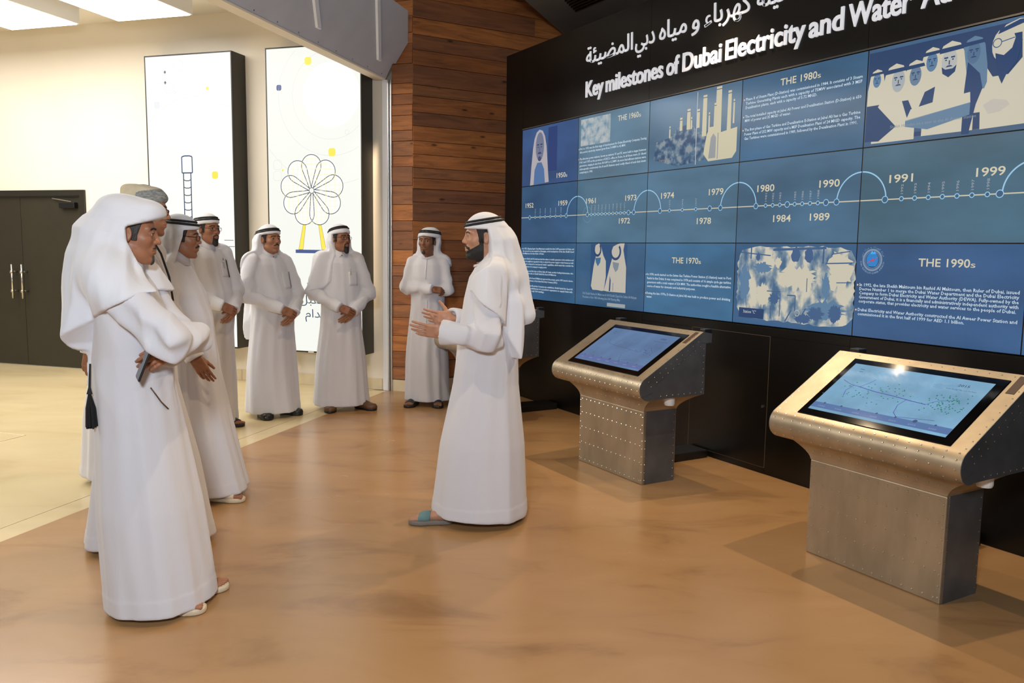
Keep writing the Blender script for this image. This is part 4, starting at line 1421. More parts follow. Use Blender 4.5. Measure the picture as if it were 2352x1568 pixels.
def grow(fn, lo, hi, h, margin=1.5):
    """surface of fn = 0 as (vertices, quads); only blocks near the surface are sampled"""
    B = 8
    lo = np.array(lo, float)
    nb = np.maximum(1, np.ceil((np.array(hi, float) - lo) / (h * B)).astype(int))
    n = nb * B
    g = np.stack(np.meshgrid(*[np.arange(k) for k in nb], indexing='ij'), -1).reshape(-1, 3)
    ctr = (lo + (g * B + (B - 1) / 2) * h).astype(F32)
    dc = fn(ctr)
    act = np.abs(dc) < h * B * 0.87 * margin
    D = np.repeat(np.repeat(np.repeat(np.where(dc < 0, -1.0, 1.0).astype(F32).reshape(nb), B, 0), B, 1), B, 2)
    off = np.stack(np.meshgrid(np.arange(B), np.arange(B), np.arange(B), indexing='ij'), -1).reshape(-1, 3)
    ga = g[act]
    for s in range(0, len(ga), 700):
        idx = (ga[s:s + 700, None, :] * B + off[None]).reshape(-1, 3)
        D[idx[:, 0], idx[:, 1], idx[:, 2]] = fn((lo + idx * h).astype(F32))
    D[0], D[-1], D[:, 0], D[:, -1], D[:, :, 0], D[:, :, -1] = 1, 1, 1, 1, 1, 1
    S = D < 0
    cs = [S[i:n[0] - 1 + i, j:n[1] - 1 + j, k:n[2] - 1 + k] for i in (0, 1) for j in (0, 1) for k in (0, 1)]
    anyc, allc = cs[0].copy(), cs[0].copy()
    for c in cs[1:]:
        anyc |= c
        allc &= c
    mix = anyc & ~allc
    ci = np.argwhere(mix)
    vid = np.full(mix.shape, -1, np.int64)
    vid[mix] = np.arange(len(ci))
    acc = np.zeros((len(ci), 3))
    cnt = np.zeros(len(ci))
    cor = [(i, j, k) for i in (0, 1) for j in (0, 1) for k in (0, 1)]
    vals = [D[ci[:, 0] + a, ci[:, 1] + b, ci[:, 2] + c] for a, b, c in cor]
    for u in range(8):
        for w in range(u + 1, 8):
            if sum(abs(p - q) for p, q in zip(cor[u], cor[w])) != 1:
                continue
            a, b = vals[u], vals[w]
            m = (a < 0) != (b < 0)
            t = np.where(m, a / np.where(m, a - b, 1), 0)
            pos = np.array(cor[u])[None] + t[:, None] * (np.array(cor[w]) - np.array(cor[u]))[None]
            acc += pos * m[:, None]
            cnt += m
    V = lo + (ci + acc / np.maximum(cnt, 1)[:, None]) * h
    Q = []
    for ax in range(3):
        sl0 = [slice(1, n[0] - 1), slice(1, n[1] - 1), slice(1, n[2] - 1)]
        sl0[ax] = slice(0, n[ax] - 1)
        sl1 = list(sl0)
        sl1[ax] = slice(1, n[ax])
        a, b = S[tuple(sl0)], S[tuple(sl1)]
        e = np.argwhere(a != b)
        sg = a[e[:, 0], e[:, 1], e[:, 2]]
        e = e + np.array([0 if q == ax else 1 for q in range(3)])
        u, w = [q for q in range(3) if q != ax]
        if ax == 1:
            u, w = w, u
        du, dw = np.eye(3, dtype=int)[u], np.eye(3, dtype=int)[w]
        ids = [vid[tuple((e - o).T)] for o in (du + dw, dw, du * 0, du)]
        q = np.stack(ids, 1)
        q[~sg] = q[~sg][:, ::-1]
        Q.append(q)
    Q = np.concatenate(Q)
    Q = Q[(Q >= 0).all(1)]
    return V, Q


def np_mesh(name, parts, mats, smooth=True):
    """parts: list of (V, Q, material index)"""
    vs, qs, mi, o = [], [], [], 0
    for V, Q, k in parts:
        vs.append(V)
        qs.append(Q + o)
        mi.append(np.full(len(Q), k))
        o += len(V)
    V, Q, mi = np.concatenate(vs), np.concatenate(qs), np.concatenate(mi)
    me = bpy.data.meshes.new(name)
    me.vertices.add(len(V))
    me.vertices.foreach_set('co', V.astype(F32).ravel())
    me.loops.add(len(Q) * 4)
    me.loops.foreach_set('vertex_index', Q.astype(np.int32).ravel())
    me.polygons.add(len(Q))
    me.polygons.foreach_set('loop_start', np.arange(0, len(Q) * 4, 4, dtype=np.int32))
    me.polygons.foreach_set('material_index', mi.astype(np.int32))
    me.polygons.foreach_set('use_smooth', np.full(len(Q), smooth))
    for m in (mats if isinstance(mats, (list, tuple)) else [mats]):
        me.materials.append(m)
    me.update(calc_edges=True)
    me.validate()
    return me


def rot3(yaw=0.0, pitch=0.0, roll=0.0):
    return np.array((Matrix.Rotation(yaw, 3, 'Z') @ Matrix.Rotation(pitch, 3, 'Y') @ Matrix.Rotation(roll, 3, 'X')))


# ---------------------------------------------------------------- head: x forward, y left, z up, origin between the ears
def head_field(p, o):
    ns, jw, br, tip = o.get('nose', 1.0), o.get('jaw', 1.0), o.get('brow', 1.0), o.get('hook', 0.0)
    q = p.copy()
    q[:, 1] = np.abs(q[:, 1])
    d = ell(p, (-0.012, 0, 0.036), (0.098, 0.077, 0.092))
    d = smin(d, ell(p, (0.028, 0, -0.022), (0.068, 0.062, 0.092)), 0.03)
    d = smin(d, ell(p, (0.030, 0, -0.072), (0.055, 0.050 * jw, 0.044)), 0.025)
    d = smin(d, cap(q, (0.008, 0.050 * jw, -0.066), (0.066, 0.020, -0.103), 0.016, 0.015), 0.02)
    d = smin(d, ell(p, (0.080, 0, -0.102), (0.017, 0.020, 0.017)), 0.015)
    d = smin(d, ell(q, (0.060, 0.044, -0.016), (0.024, 0.020, 0.022)), 0.02)
    d = smin(d, cap(q, (0.084, 0.0, 0.031), (0.070, 0.048, 0.030), 0.011 * br, 0.010), 0.012)
    d = smax(d, -ell(q, (0.105, 0.033, 0.008), (0.022, 0.019, 0.015)), 0.012)
    # nose
    d = smin(d, cap(p, (0.089, 0, 0.026), (0.105 + 0.012 * (ns - 1), 0, -0.014), 0.0078, 0.0092), 0.010)
    d = smin(d, ell(p, (0.1075 + 0.012 * (ns - 1), 0, -0.020 - tip), (0.0108, 0.0105 * ns, 0.0098)), 0.008)
    d = smin(d, ell(q, (0.0985, 0.0120 * ns, -0.0245), (0.010, 0.0075, 0.0078)), 0.006)
    # eyelids
    d = smin(d, cap(q, (0.0855, 0.020, 0.0105), (0.0885, 0.032, 0.0185), 0.0035), 0.005)
    d = smin(d, cap(q, (0.0885, 0.032, 0.0185), (0.0800, 0.046, 0.0110), 0.0035), 0.005)
    d = smin(d, cap(q, (0.0850, 0.022, 0.0020), (0.0800, 0.045, 0.0030), 0.0032), 0.006)
    # mouth
    d = smin(d, ell(p, (0.088, 0, -0.058), (0.014, 0.026, 0.020)), 0.016)
    d = smin(d, cap(q, (0.1015, 0.0, -0.0535), (0.0905, 0.024, -0.0595), 0.0046, 0.002), 0.004)
    d = smin(d, cap(q, (0.0995, 0.0, -0.0665), (0.0905, 0.020, -0.0625), 0.0058, 0.002), 0.004)
    d = smax(d, -cap(q, (0.1085, 0.0, -0.0602), (0.092, 0.025, -0.0610), 0.0022), 0.003)
    # ears
    e = ell(q, (-0.006, 0.079, -0.002), (0.019, 0.009, 0.033))
    e = smax(e, -ell(q, (0.000, 0.090, 0.002), (0.010, 0.009, 0.021)), 0.006)
    d = smin(d, e, 0.008)
    # neck
    d = smin(d, cap(p, (-0.018, 0, -0.06), (-0.040, 0, -0.26), 0.054, 0.064), 0.03)
    d = smin(d, ell(p, (0.020, 0, -0.155), (0.02, 0.014, 0.024)), 0.02)
    return d


def beard_field(p, o, kind):
    q = p.copy()
    q[:, 1] = np.abs(q[:, 1])
    hd = head_field(p, o)
    x, y, z = q[:, 0], q[:, 1], q[:, 2]
    lips = ell(q, (0.10, 0, -0.0620), (0.03, 0.024, 0.0135))
    if kind == 'full':
        reg = smax(z - (-0.040 - 0.55 * np.maximum(0.055 - x, -0.02) * -1.0), 0.012 - x, 0.004)
        reg = np.minimum(np.maximum(z - (-0.066 + (0.085 - x) * 0.52), -(z + 0.135)), 9)
        reg = np.maximum(reg, 0.006 - x)
        side = np.maximum(np.maximum(np.abs(x - 0.018) - 0.012, z - 0.035), -0.08 - z)
        reg = np.minimum(reg, side)
        mst = cap(q, (0.103, 0.0, -0.0445), (0.086, 0.030, -0.058), 0.0085, 0.006)
        reg = np.minimum(reg, mst - 0.002)
        reg = np.maximum(reg, -lips)
        return smax(hd - 0.0038, reg, 0.004)
    if kind == 'goatee':
        reg = np.minimum(ell(q, (0.092, 0, -0.106), (0.036, 0.031, 0.034)), cap(q, (0.100, 0.020, -0.052), (0.088, 0.024, -0.09), 0.008))
        reg = np.minimum(reg, cap(q, (0.104, 0.0, -0.0455), (0.092, 0.026, -0.056), 0.0065, 0.005))
        reg = np.maximum(reg, -lips)
        d = smax(hd - 0.005, reg, 0.004)
        return smin(d, ell(p, (0.088, 0, -0.118), (0.020, 0.021, 0.022)), 0.008)
    if kind == 'chin':
        reg = np.minimum(ell(q, (0.100, 0, -0.102), (0.026, 0.019, 0.022)), cap(q, (0.104, 0.002, -0.0455), (0.093, 0.025, -0.0505), 0.0058, 0.0042))
        return smax(hd - 0.0035, np.maximum(reg, -lips), 0.003)
    # moustache
    reg = cap(q, (0.104, 0.0, -0.0440), (0.091, 0.027, -0.0525), 0.0085, 0.0055)
    return smax(hd - 0.0050, np.maximum(reg, -lips), 0.003)


def hair_field(p, o):
    q = p.copy()
    q[:, 1] = np.abs(q[:, 1])
    x, z = q[:, 0], q[:, 2]
    a = np.maximum(x - (0.034 + 0.25 * np.maximum(z, 0)), -0.026 - z)
    b = np.maximum(x + 0.024, -0.075 - z)
    reg = np.maximum(np.minimum(a, b), 0.026 - ell(q, (-0.008, 0.085, -0.004), (0.001, 0.001, 0.001)) - 0.0)
    reg = np.maximum(np.minimum(a, b), -ell(q, (-0.006, 0.080, -0.006), (0.021, 0.02, 0.036)))
    return smax(head_field(p, o) - 0.0042, reg, 0.004)


def brow_field(p, o):
    q = p.copy()
    q[:, 1] = np.abs(q[:, 1])
    reg = np.minimum(cap(q, (0.096, 0.012, 0.0315), (0.092, 0.034, 0.0355), 0.0052, 0.0052), cap(q, (0.092, 0.034, 0.0345), (0.078, 0.051, 0.026), 0.0056, 0.003))
    return smax(head_field(p, o) - 0.0026, reg, 0.002)


# ---------------------------------------------------------------- hand: wrist at origin, x to the fingertips, z back of the hand, y thumb side
def hand_field(p, curl, spread=0.0, thumb=(0.75, 0.62, -0.25), tcurl=0.4):
    d = rbox(p, (0.046, 0.002, 0.0), (0.046, 0.041, 0.0145), 0.013)
    d = smin(d, ell(p, (0.030, 0.022, -0.007), (0.032, 0.020, 0.016)), 0.012)
    d = smin(d, cap(p, (-0.022, 0, 0), (0.012, 0, 0), 0.024, 0.024), 0.02)
    fing = None
    for i, (y, L, x0) in enumerate(((0.031, (0.043, 0.027, 0.021), 0.086), (0.0105, (0.047, 0.030, 0.022), 0.091), (-0.0105, (0.043, 0.028, 0.021), 0.088), (-0.0300, (0.034, 0.021, 0.018), 0.080))):
        c = curl[i] if isinstance(curl, (list, tuple)) else curl
        a = 0.0
        sp = spread * (1.5 - i) * 0.16
        pt = np.array((x0, y, 0.0))
        kn = d
        f = None
        r = 0.0094 - 0.0006 * (i == 3)
        for j, l in enumerate(L):
            a += c * (0.75, 1.0, 0.75)[j]
            nx = pt + l * np.array((math.cos(a) * math.cos(sp), math.sin(sp), -math.sin(a)))
            s = cap(p, pt, nx, r, r - 0.0009)
            f = s if f is None else smin(f, s, 0.004)
            pt, r = nx, r - 0.0009
        fing = f if fing is None else np.minimum(fing, f)
    d = smin(d, fing, 0.006)
    t = np.array(thumb)
    t = t / np.linalg.norm(t)
    pt = np.array((0.018, 0.026, -0.004))
    ax = np.array((1.0, -0.35, -0.25))
    r = 0.0135
    f = None
    for j, l in enumerate((0.042, 0.032, 0.026)):
        nx = pt + t * l
        s = cap(p, pt, nx, r, r - 0.0018)
        f = s if f is None else smin(f, s, 0.005)
        pt, r = nx, r - 0.0018
        t = t * math.cos(tcurl * 0.6) + ax / np.linalg.norm(ax) * math.sin(tcurl * 0.6)
        t = t / np.linalg.norm(t)
    return smin(d, f, 0.009)


_HAND = {}


def hand_mesh(kind, h):
    k = (kind, h)
    if k not in _HAND:
        a = {'relaxed': dict(curl=(0.30, 0.38, 0.45, 0.5), thumb=(0.85, 0.42, -0.35)),
             'grip': dict(curl=(0.72, 0.78, 0.82, 0.85), thumb=(0.80, 0.35, -0.55), tcurl=0.6),
             'fist': dict(curl=(1.15, 1.2, 1.22, 1.25), thumb=(0.72, 0.1, -0.75), tcurl=0.9),
             'open': dict(curl=(0.14, 0.18, 0.22, 0.28), spread=0.30, thumb=(0.55, 0.82, 0.05), tcurl=0.1)}[kind]
        _HAND[k] = grow(lambda p: hand_field(p, **a), (-0.14, -0.09, -0.13), (0.24, 0.14, 0.08), h)
    return _HAND[k]


def axes(fwd, back):
    x = Vector(fwd).normalized()
    z = (Vector(back) - x * Vector(back).dot(x)).normalized()
    return np.array((x, z.cross(x), z)).T


# ---------------------------------------------------------------- feet and shoes: heel at the origin, x to the toes
def foot_field(p):
    d = cap(p, (0.03, 0, 0.045), (0.16, 0.004, 0.042), 0.032, 0.026)
    d = smin(d, cap(p, (0.05, 0, 0.06), (0.03, 0, 0.22), 0.036, 0.042), 0.03)
    d = smin(d, ell(p, (0.17, 0.004, 0.038), (0.04, 0.044, 0.018)), 0.02)
    t = None
    for i, (y, L, r) in enumerate(((0.030, 0.052, 0.0125), (0.012, 0.050, 0.0095), (-0.005, 0.044, 0.009), (-0.020, 0.036, 0.0085), (-0.034, 0.026, 0.008))):
        s = cap(p, (0.185, y, 0.036), (0.19 + L, y, 0.031), r, r * 0.92)
        t = s if t is None else np.minimum(t, s)
    return smin(d, t, 0.006)


def sole2d(p):
    q = p.copy()
    q[:, 2] = 0
    d = cap(q, (0.045, 0, 0), (0.19, 0.0, 0), 0.042, 0.054)
    return smin(d, cap(q, (0.19, 0.002, 0), (0.215, 0.006, 0), 0.054, 0.044), 0.02)


def sole_field(p):
    d = sole2d(p)
    return smax(d, np.abs(p[:, 2] - 0.0145) - 0.0135, 0.006)


def strap_field(p):
    d = foot_field(p) - 0.006
    a = np.abs(p[:, 0] - 0.165 - 0.1 * p[:, 1]) - 0.034
    return smax(smax(d, a, 0.004), 0.018 - p[:, 2], 0.003)


def shoe_field(p):
    d = smax(sole2d(p) - 0.001, -p[:, 2] + 0.02, 0.004)
    up = 0.094 - 0.030 * sstep(0.08, 0.20, p[:, 0])
    d = smax(d, p[:, 2] - up, 0.035)
    return d


_FOOT = {}


def foot_mesh(kind, h=0.0055):
    if kind not in _FOOT:
        f = {'foot': foot_field, 'sole': sole_field, 'strap': strap_field, 'shoe': shoe_field}[kind]
        _FOOT[kind] = grow(f, (-0.03, -0.09, -0.01), (0.30, 0.09, 0.28 if kind == 'foot' else 0.12), h)
    return _FOOT[kind]


# ---------------------------------------------------------------- cloth materials
def cloth(name, col, sheen=0.2, fine=1.0):
    m, nt, p = new_mat(name)
    p.inputs['Base Color'].default_value = col
    p.inputs['Roughness'].default_value = 0.72
    p.inputs['Specular IOR Level'].default_value = 0.25
    p.inputs['Sheen Weight'].default_value = sheen
    tc = nt.nodes.new('ShaderNodeTexCoord')
    mp = nt.nodes.new('ShaderNodeMapping')
    mp.inputs['Scale'].default_value = (1, 1, 0.35)
    nt.links.new(tc.outputs['Object'], mp.inputs[0])
    nz = nt.nodes.new('ShaderNodeTexNoise')
    nz.inputs['Scale'].default_value = 9.0
    nz.inputs['Detail'].default_value = 3
    nz.inputs['Distortion'].default_value = 0.8
    nt.links.new(mp.outputs[0], nz.inputs['Vector'])
    b = nt.nodes.new('ShaderNodeBump')
    b.inputs['Strength'].default_value = 0.22 * fine
    b.inputs['Distance'].default_value = 0.02
    nt.links.new(nz.outputs[0], b.inputs['Height'])
    nt.links.new(b.outputs[0], p.inputs['Normal'])
    return m


M['thobe'] = cloth('white_cotton_robe', srgb(208, 207, 213))
M['thobe_cream'] = cloth('ivory_robe', srgb(226, 222, 214))
M['ghutra'] = cloth('white_head_scarf', srgb(216, 217, 224), 0.3, 0.8)
M['agal'] = mat('black_wool_cord', srgb(14, 14, 16), 0.7, bump=0.3, scale=160)
M['hair'] = mat('black_hair', srgb(22, 18, 16), 0.6, bump=0.5, scale=220, stretch=(1, 1, 0.3))
M['hair_grey'] = mat('grey_hair', srgb(58, 54, 54), 0.6, bump=0.5, scale=220, stretch=(1, 1, 0.3))
M['eye_white'] = mat('eye_white', srgb(214, 206, 198), 0.2)
M['iris'] = mat('dark_iris', srgb(26, 16, 12), 0.1)
M['leather'] = mat('brown_leather', srgb(92, 62, 40), 0.45)
M['leather_black'] = mat('black_leather', srgb(26, 24, 24), 0.4)
M['leather_tan'] = mat('pale_leather', srgb(206, 190, 164), 0.5)
M['leather_teal'] = mat('teal_suede', srgb(96, 128, 130), 0.8)
M['sole_grey'] = mat('grey_rubber', srgb(120, 112, 104), 0.7)
M['spectacle'] = mat('dark_metal_frame', srgb(34, 30, 30), 0.25, 0.6)
M['glass'] = new_mat('clear_lens')[0]
_g = M['glass'].node_tree.nodes['Principled BSDF']
_g.inputs['Transmission Weight'].default_value = 1.0
_g.inputs['Roughness'].default_value = 0.0
_g.inputs['IOR'].default_value = 1.05
_SK = {}


def skin(c):
    if c not in _SK:
        m = mat('skin_%d_%d_%d' % c, srgb(*c), 0.46, var=0.10, scale=28, bump=0.06, bscale=300, spec=0.4)
        m.node_tree.nodes['Principled BSDF'].inputs['Subsurface Weight'].default_value = 0.12
        m.node_tree.nodes['Principled BSDF'].inputs['Subsurface Radius'].default_value = (0.012, 0.005, 0.003)
        _SK[c] = m
    return _SK[c]


def prof(z, tab):
    zs = [t[0] for t in tab][::-1]
    return [np.interp(z, zs, [t[k] for t in tab][::-1]) for k in range(1, len(tab[0]))]


def eye_mesh():
    b = MB()
    rings = []
    for i in range(9):
        a = PI * i / 10
        rings.append([(0.0122 * math.cos(a), 0.0122 * math.sin(a) * math.cos(t), 0.0122 * math.sin(a) * math.sin(t)) for t in [2 * PI * k / 14 for k in range(14)]])
    for i in range(8):
        b.loft([rings[i], rings[i + 1]], cap=False, mi=1 if i < 1 + (1 if i == 1 else 0) and i < 2 else 0)
    return b.mesh('eye', [M['eye_white'], M['iris']], True)


EYE = None


def person(label, pos, heading, H=1.74, tone=(142, 96, 70), arms=None, head=(0, 0, 0), headpos=(0.03, 0.0), face=None, beard=None, hair='hair', robe=None, scarf=None, agal=True,
           glasses=False, feet=None, collar='stand', fine=True, seed=1, extras=(), turban=False, robe_mat='thobe', wide=1.0):
    """one standing figure, facing +x in its own frame"""
    global EYE
    r = random.Random(seed)
    root = thing('person', label, 'person', (pos[0], pos[1], 0), math.radians(heading), 'men in white robes standing by the video wall')
    s = H / 1.75
    face = face or {}
    hh = 0.0032 if fine else 0.0046
    # --- head placement
    Hc = np.array((headpos[0], headpos[1], H - 0.128))
    Rh = rot3(math.radians(head[0]), math.radians(head[1]), math.radians(head[2]))
    to_head = lambda p: ((p - Hc.astype(F32)) @ Rh.astype(F32)).astype(F32)
    V, Q = grow(lambda p: head_field(p, face), (-0.13, -0.11, -0.26), (0.15, 0.11, 0.14), hh)
    parts = [(V @ Rh.T + Hc, Q, 0)]
    # --- arms and hands
    A = {}
    for sd, sy in (('R', -1), ('L', 1)):
        a = arms[sd]
        A[sd] = [np.array((a.get('sx', -0.01), sy * 0.165 * s * wide, 1.425 * s)), np.array(a['elbow']) * np.array((1, wide, 1)), np.array(a['wrist']) * np.array((1, wide, 1))]
        if a.get('hand', 'relaxed'):
            V, Q = hand_mesh(a.get('hand', 'relaxed'), 0.0034 if fine else 0.0048)
            V = V.copy()
            V[:, 1] *= sy * a.get('flip', 1) * -1
            if sy * a.get('flip', 1) > 0:
                Q = Q[:, ::-1]
            fw = np.array(a['point']) if 'point' in a else A[sd][2] - A[sd][1]
            X = axes(fw, a.get('back', (0, sy, 0.2)))
            parts.append(((V * 0.94) @ X.T + A[sd][2] + X[:, 0] * a.get('out', 0.0), Q, 0))
    # --- trunk, arms and legs under the robe
    leg = feet or [((0.0, 0.10), 4, 'sandal'), ((0.0, -0.10), -4, 'sandal')]

    def trunk(p):
        d = cap(p, (0, 0, 1.02 * s), (0, 0, 1.30 * s), 0.115, 0.12)
        d = smin(d, cap(p, (-0.01, -0.12, 1.40 * s), (-0.01, 0.12, 1.40 * s), 0.06), 0.06)
        d = smin(d, cap(p, (-0.01, 0, 1.40 * s), (headpos[0] - 0.035, headpos[1], H - 0.30), 0.06), 0.04)
        for sd in A:
            a, b, c = A[sd]
            if not arms[sd].get('hand', 'relaxed'):
                c = b + (c - b) * 0.6
            d = smin(d, np.minimum(cap(p, a, b, 0.042, 0.032), cap(p, b, c, 0.032, 0.022)), 0.02)
        for (x, y), ang, _ in leg:
            d = smin(d, cap(p, (0, math.copysign(0.08, y), 0.95 * s), (x * 0.5, y, 0.5 * s), 0.078, 0.055), 0.03)
            d = smin(d, cap(p, (x * 0.5, y, 0.5 * s), (x - 0.02, y, 0.15), 0.052, 0.038), 0.02)
        return d
    V, Q = grow(trunk, (-0.35, -0.42, 0.08), (0.45, 0.42, 1.62 * s), 0.018)
    parts.append((V, Q, 0))
    for (x, y), ang, kd in leg:
        V, Q = foot_mesh('foot')
        V = V.copy()
        if y < 0:
            V[:, 1] *= -1
            Q = Q[:, ::-1]
        R = rot3(math.radians(ang))
        V[:, 0] -= 0.05
        parts.append((V @ R.T + np.array((x, y, 0)), Q, 0))
    link('body', np_mesh('body', parts, skin(tone)), root)
    # --- face details
    if EYE is None:
        EYE = eye_mesh()
    gaze = math.radians(face.get('gaze', 0))
    for y in (-0.033, 0.033):
        e = link('eye', EYE, root)
        e.location = Hc + Rh @ np.array((0.0765, y, 0.0092))
        e.rotation_euler = (0, math.radians(head[1]), math.radians(head[0]) + gaze)
    V, Q = grow(lambda p: brow_field(p, face), (0.05, -0.07, 0.01), (0.12, 0.07, 0.05), 0.0026)
    link('eyebrows', np_mesh('eyebrows', [(V @ Rh.T + Hc, Q, 0)], M['hair']), root)
    if beard:
        V, Q = grow(lambda p: beard_field(p, face, beard), (-0.03, -0.10, -0.16), (0.14, 0.10, 0.05), hh)
        link('beard' if beard != 'moustache' else 'moustache', np_mesh('beard', [(V @ Rh.T + Hc, Q, 0)], M[face.get('beardmat', hair)]), root)
    if hair:
        V, Q = grow(lambda p: hair_field(p, face), (-0.13, -0.11, -0.08), (0.12, 0.11, 0.15), hh * 1.4)
        link('hair', np_mesh('hair', [(V @ Rh.T + Hc, Q, 0)], M[hair]), root)
    # --- robe
    robe = robe or {}
    fl, wd_, bel, wx = robe.get('fx', 0.21), robe.get('fy', 0.24), robe.get('belly', 0.0), robe.get('wx', 0.0)
    cx0, cx1 = robe.get('cx', 0.0), robe.get('hemx', 0.0)
    hem = robe.get('hem', 0.045)
    tab = [(1.53 * s, 0.050, 0.060, -0.012), (1.492 * s, 0.066, 0.085, -0.012), (1.455 * s, 0.092, 0.150, -0.012), (1.40 * s, 0.118, 0.190, -0.005), (1.28 * s, 0.136, 0.200, cx0 + 0.004), (1.12 * s, 0.138 + bel * 0.5 + wx * 0.7, 0.186, cx0 + 0.006 + bel * 0.5),
           (0.98 * s, 0.146 + bel * 0.6 + wx, 0.190, cx0 + 0.005 + bel * 0.6), (0.80 * s, 0.158 + bel * 0.3 + wx, 0.198, cx0 * 0.6 + cx1 * 0.3 + bel * 0.3), (0.45, 0.5 * fl + 0.085 + wx * 0.6, 0.5 * wd_ + 0.105, cx1 * 0.65), (0.0, fl, wd_, cx1)]
    ph = [r.uniform(0, 6.28) for _ in range(8)]
    nf = robe.get('folds', 1.0)

    def torso(p, fold=True):
        z = p[:, 2]
        rx, ry, cx = prof(z, tab)
        ry = ry * np.interp(z, [0.0, 0.6, 1.0], [1.0, 0.5 + 0.5 * wide, wide])
        x, y = p[:, 0] - cx, p[:, 1]
        k = np.sqrt((x / rx) ** 2 + (y / ry) ** 2) + 1e-6
        g = np.sqrt((x / rx ** 2) ** 2 + (y / ry ** 2) ** 2) + 1e-6
        d = k * (k - 1) / g
        if fold:
            th = np.arctan2(y / ry, x / rx)
            low = sstep(1.15, 0.35, z) * nf
            rid = lambda a: 0.62 - np.abs(np.sin(a))
            f = 0.021 * low * rid(2.5 * th + ph[0] + 0.45 * np.sin(1.6 * z + ph[1])) + 0.010 * low * rid(4.5 * th + ph[2] + 0.5 * np.sin(2.2 * z + ph[3]))
            f += 0.004 * np.sin(13 * th + ph[4] + 1.5 * np.sin(3 * z)) * sstep(1.3, 0.8, z) * nf
            f += 0.006 * rid(9 * z + 1.6 * np.sin(2 * th + ph[5]) + ph[6]) * sstep(0.80, 1.0, z) * sstep(1.36, 1.15, z)
            f += 0.005 * rid(4.5 * y / 0.2 + 3 * z + ph[7]) * sstep(1.05, 1.25, z) * sstep(1.5, 1.42, z)
            d = d - f
        return np.maximum(d * 0.9, z - 1.545 * s)

    slv = robe.get('sleeve', (0.076, 0.066, 0.058, 0.050))

    def sleeve(p, sd, infl=0.0):
        a, b, c = A[sd]
        e = a + (b - a) * 0.0
        c2 = c + (c - b) / np.linalg.norm(c - b) * 0.012
        u = cap(p, e, b, slv[0] + infl, slv[1] + infl)
        w = cap(p, b, c2, slv[2] + infl, slv[3] + infl)
        d = smin(u, w, 0.035)
        db = np.sqrt(((p - b.astype(F32)) ** 2).sum(1))
        dr = (c - b) / np.linalg.norm(c - b)
        du = (b - a) / np.linalg.norm(b - a)
        t = (p - b.astype(F32)) @ dr.astype(F32)
        t2 = (p - b.astype(F32)) @ du.astype(F32)
        side = (p - b.astype(F32)) @ np.cross(dr, du).astype(F32)
        wr = 0.008 * (0.6 - np.abs(np.sin(34 * t + 26 * side + ph[1]))) * np.exp(-(db / 0.13) ** 2) + 0.008 * (0.6 - np.abs(np.sin(21 * t2 - 22 * side + 8 * t + ph[2]))) * np.exp(-((db - 0.09) / 0.13) ** 2) + 0.004 * np.sin(30 * t + 60 * side)
        d = d - wr * (1.7 if fine else 1.5)
        # cuff: cut square, hollowed
        L = np.linalg.norm(c - b)
        d = smax(d, t - L - 0.004, 0.004)
        if fine:
            inner = cap(p, c - dr * 0.05, c + dr * 0.05, slv[3] - 0.022)
            d = smax(d, -np.maximum(inner, -(t - L + 0.022)), 0.008)
        return d

    def robe_field(p):
        d = torso(p)
        for sd, sy in (('R', -1), ('L', 1)):
            d = smin(d, sleeve(p, sd), 0.022)
        x, y, z = p[:, 0], p[:, 1], p[:, 2]
        # front placket
        if robe.get('placket', True):
            pl = np.maximum(np.maximum(np.abs(y) - 0.018, 0.85 - z), z - 1.47 * s)
            d = np.where((x > 0) & (pl < 0), d - 0.0025, d)
        # hem
        d = smax(d, hem + robe.get('rise', 0.0) * (x - cx1) - z, 0.006)
        # stitched hem band
        d = d - 0.0016 * ((z < hem + 0.075) & (z > hem + 0.002))
        return d
    V, Q = grow(robe_field, (-0.42, -0.46, 0.0), (0.50, 0.46, 1.60 * s), 0.0076 if fine else 0.0105)
    link('robe', np_mesh('robe', [(V, Q, 0)], M[robe_mat]), root)
    if collar in ('stand', 'shirt', 'round'):
        n = 32
        hgt = 0.066 if collar == 'stand' else 0.056 if collar == 'shirt' else 0.010
        zc = 1.522 * s if collar != 'round' else 1.500 * s
        r0 = 0.0715 if collar != 'round' else 0.080
        rings = []
        lowz = -0.03 if collar == 'stand' else 0.0
        for dr, dz in ((0.0, lowz), (0.0, hgt), (0.004, hgt + 0.001), (0.0065 if collar != 'shirt' else 0.016, lowz), (0.004, lowz - 0.002)):
            rg = []
            for k in range(n):
                a = 2 * PI * k / n
                x = headpos[0] - 0.030 + (r0 + dr) * math.cos(a) * 0.98
                yv = headpos[1] + (r0 + dr) * math.sin(a) * 0.95
                z = zc - 0.017 + dz - 0.26 * (x - headpos[0] + 0.04)
                if collar == 'shirt' and dz == 0.0 and dr > 0.01:
                    z -= 0.034 * max(0.0, math.cos(a)) * min(1.0, abs(math.sin(a)) * 3.0)
                rg.append((x, yv, z))
            rings.append(rg)
        b = MB()
        b.loft(rings + [rings[0]], cap=False)
        b.build('collar', M[robe_mat], root, smooth=(collar != 'shirt'))
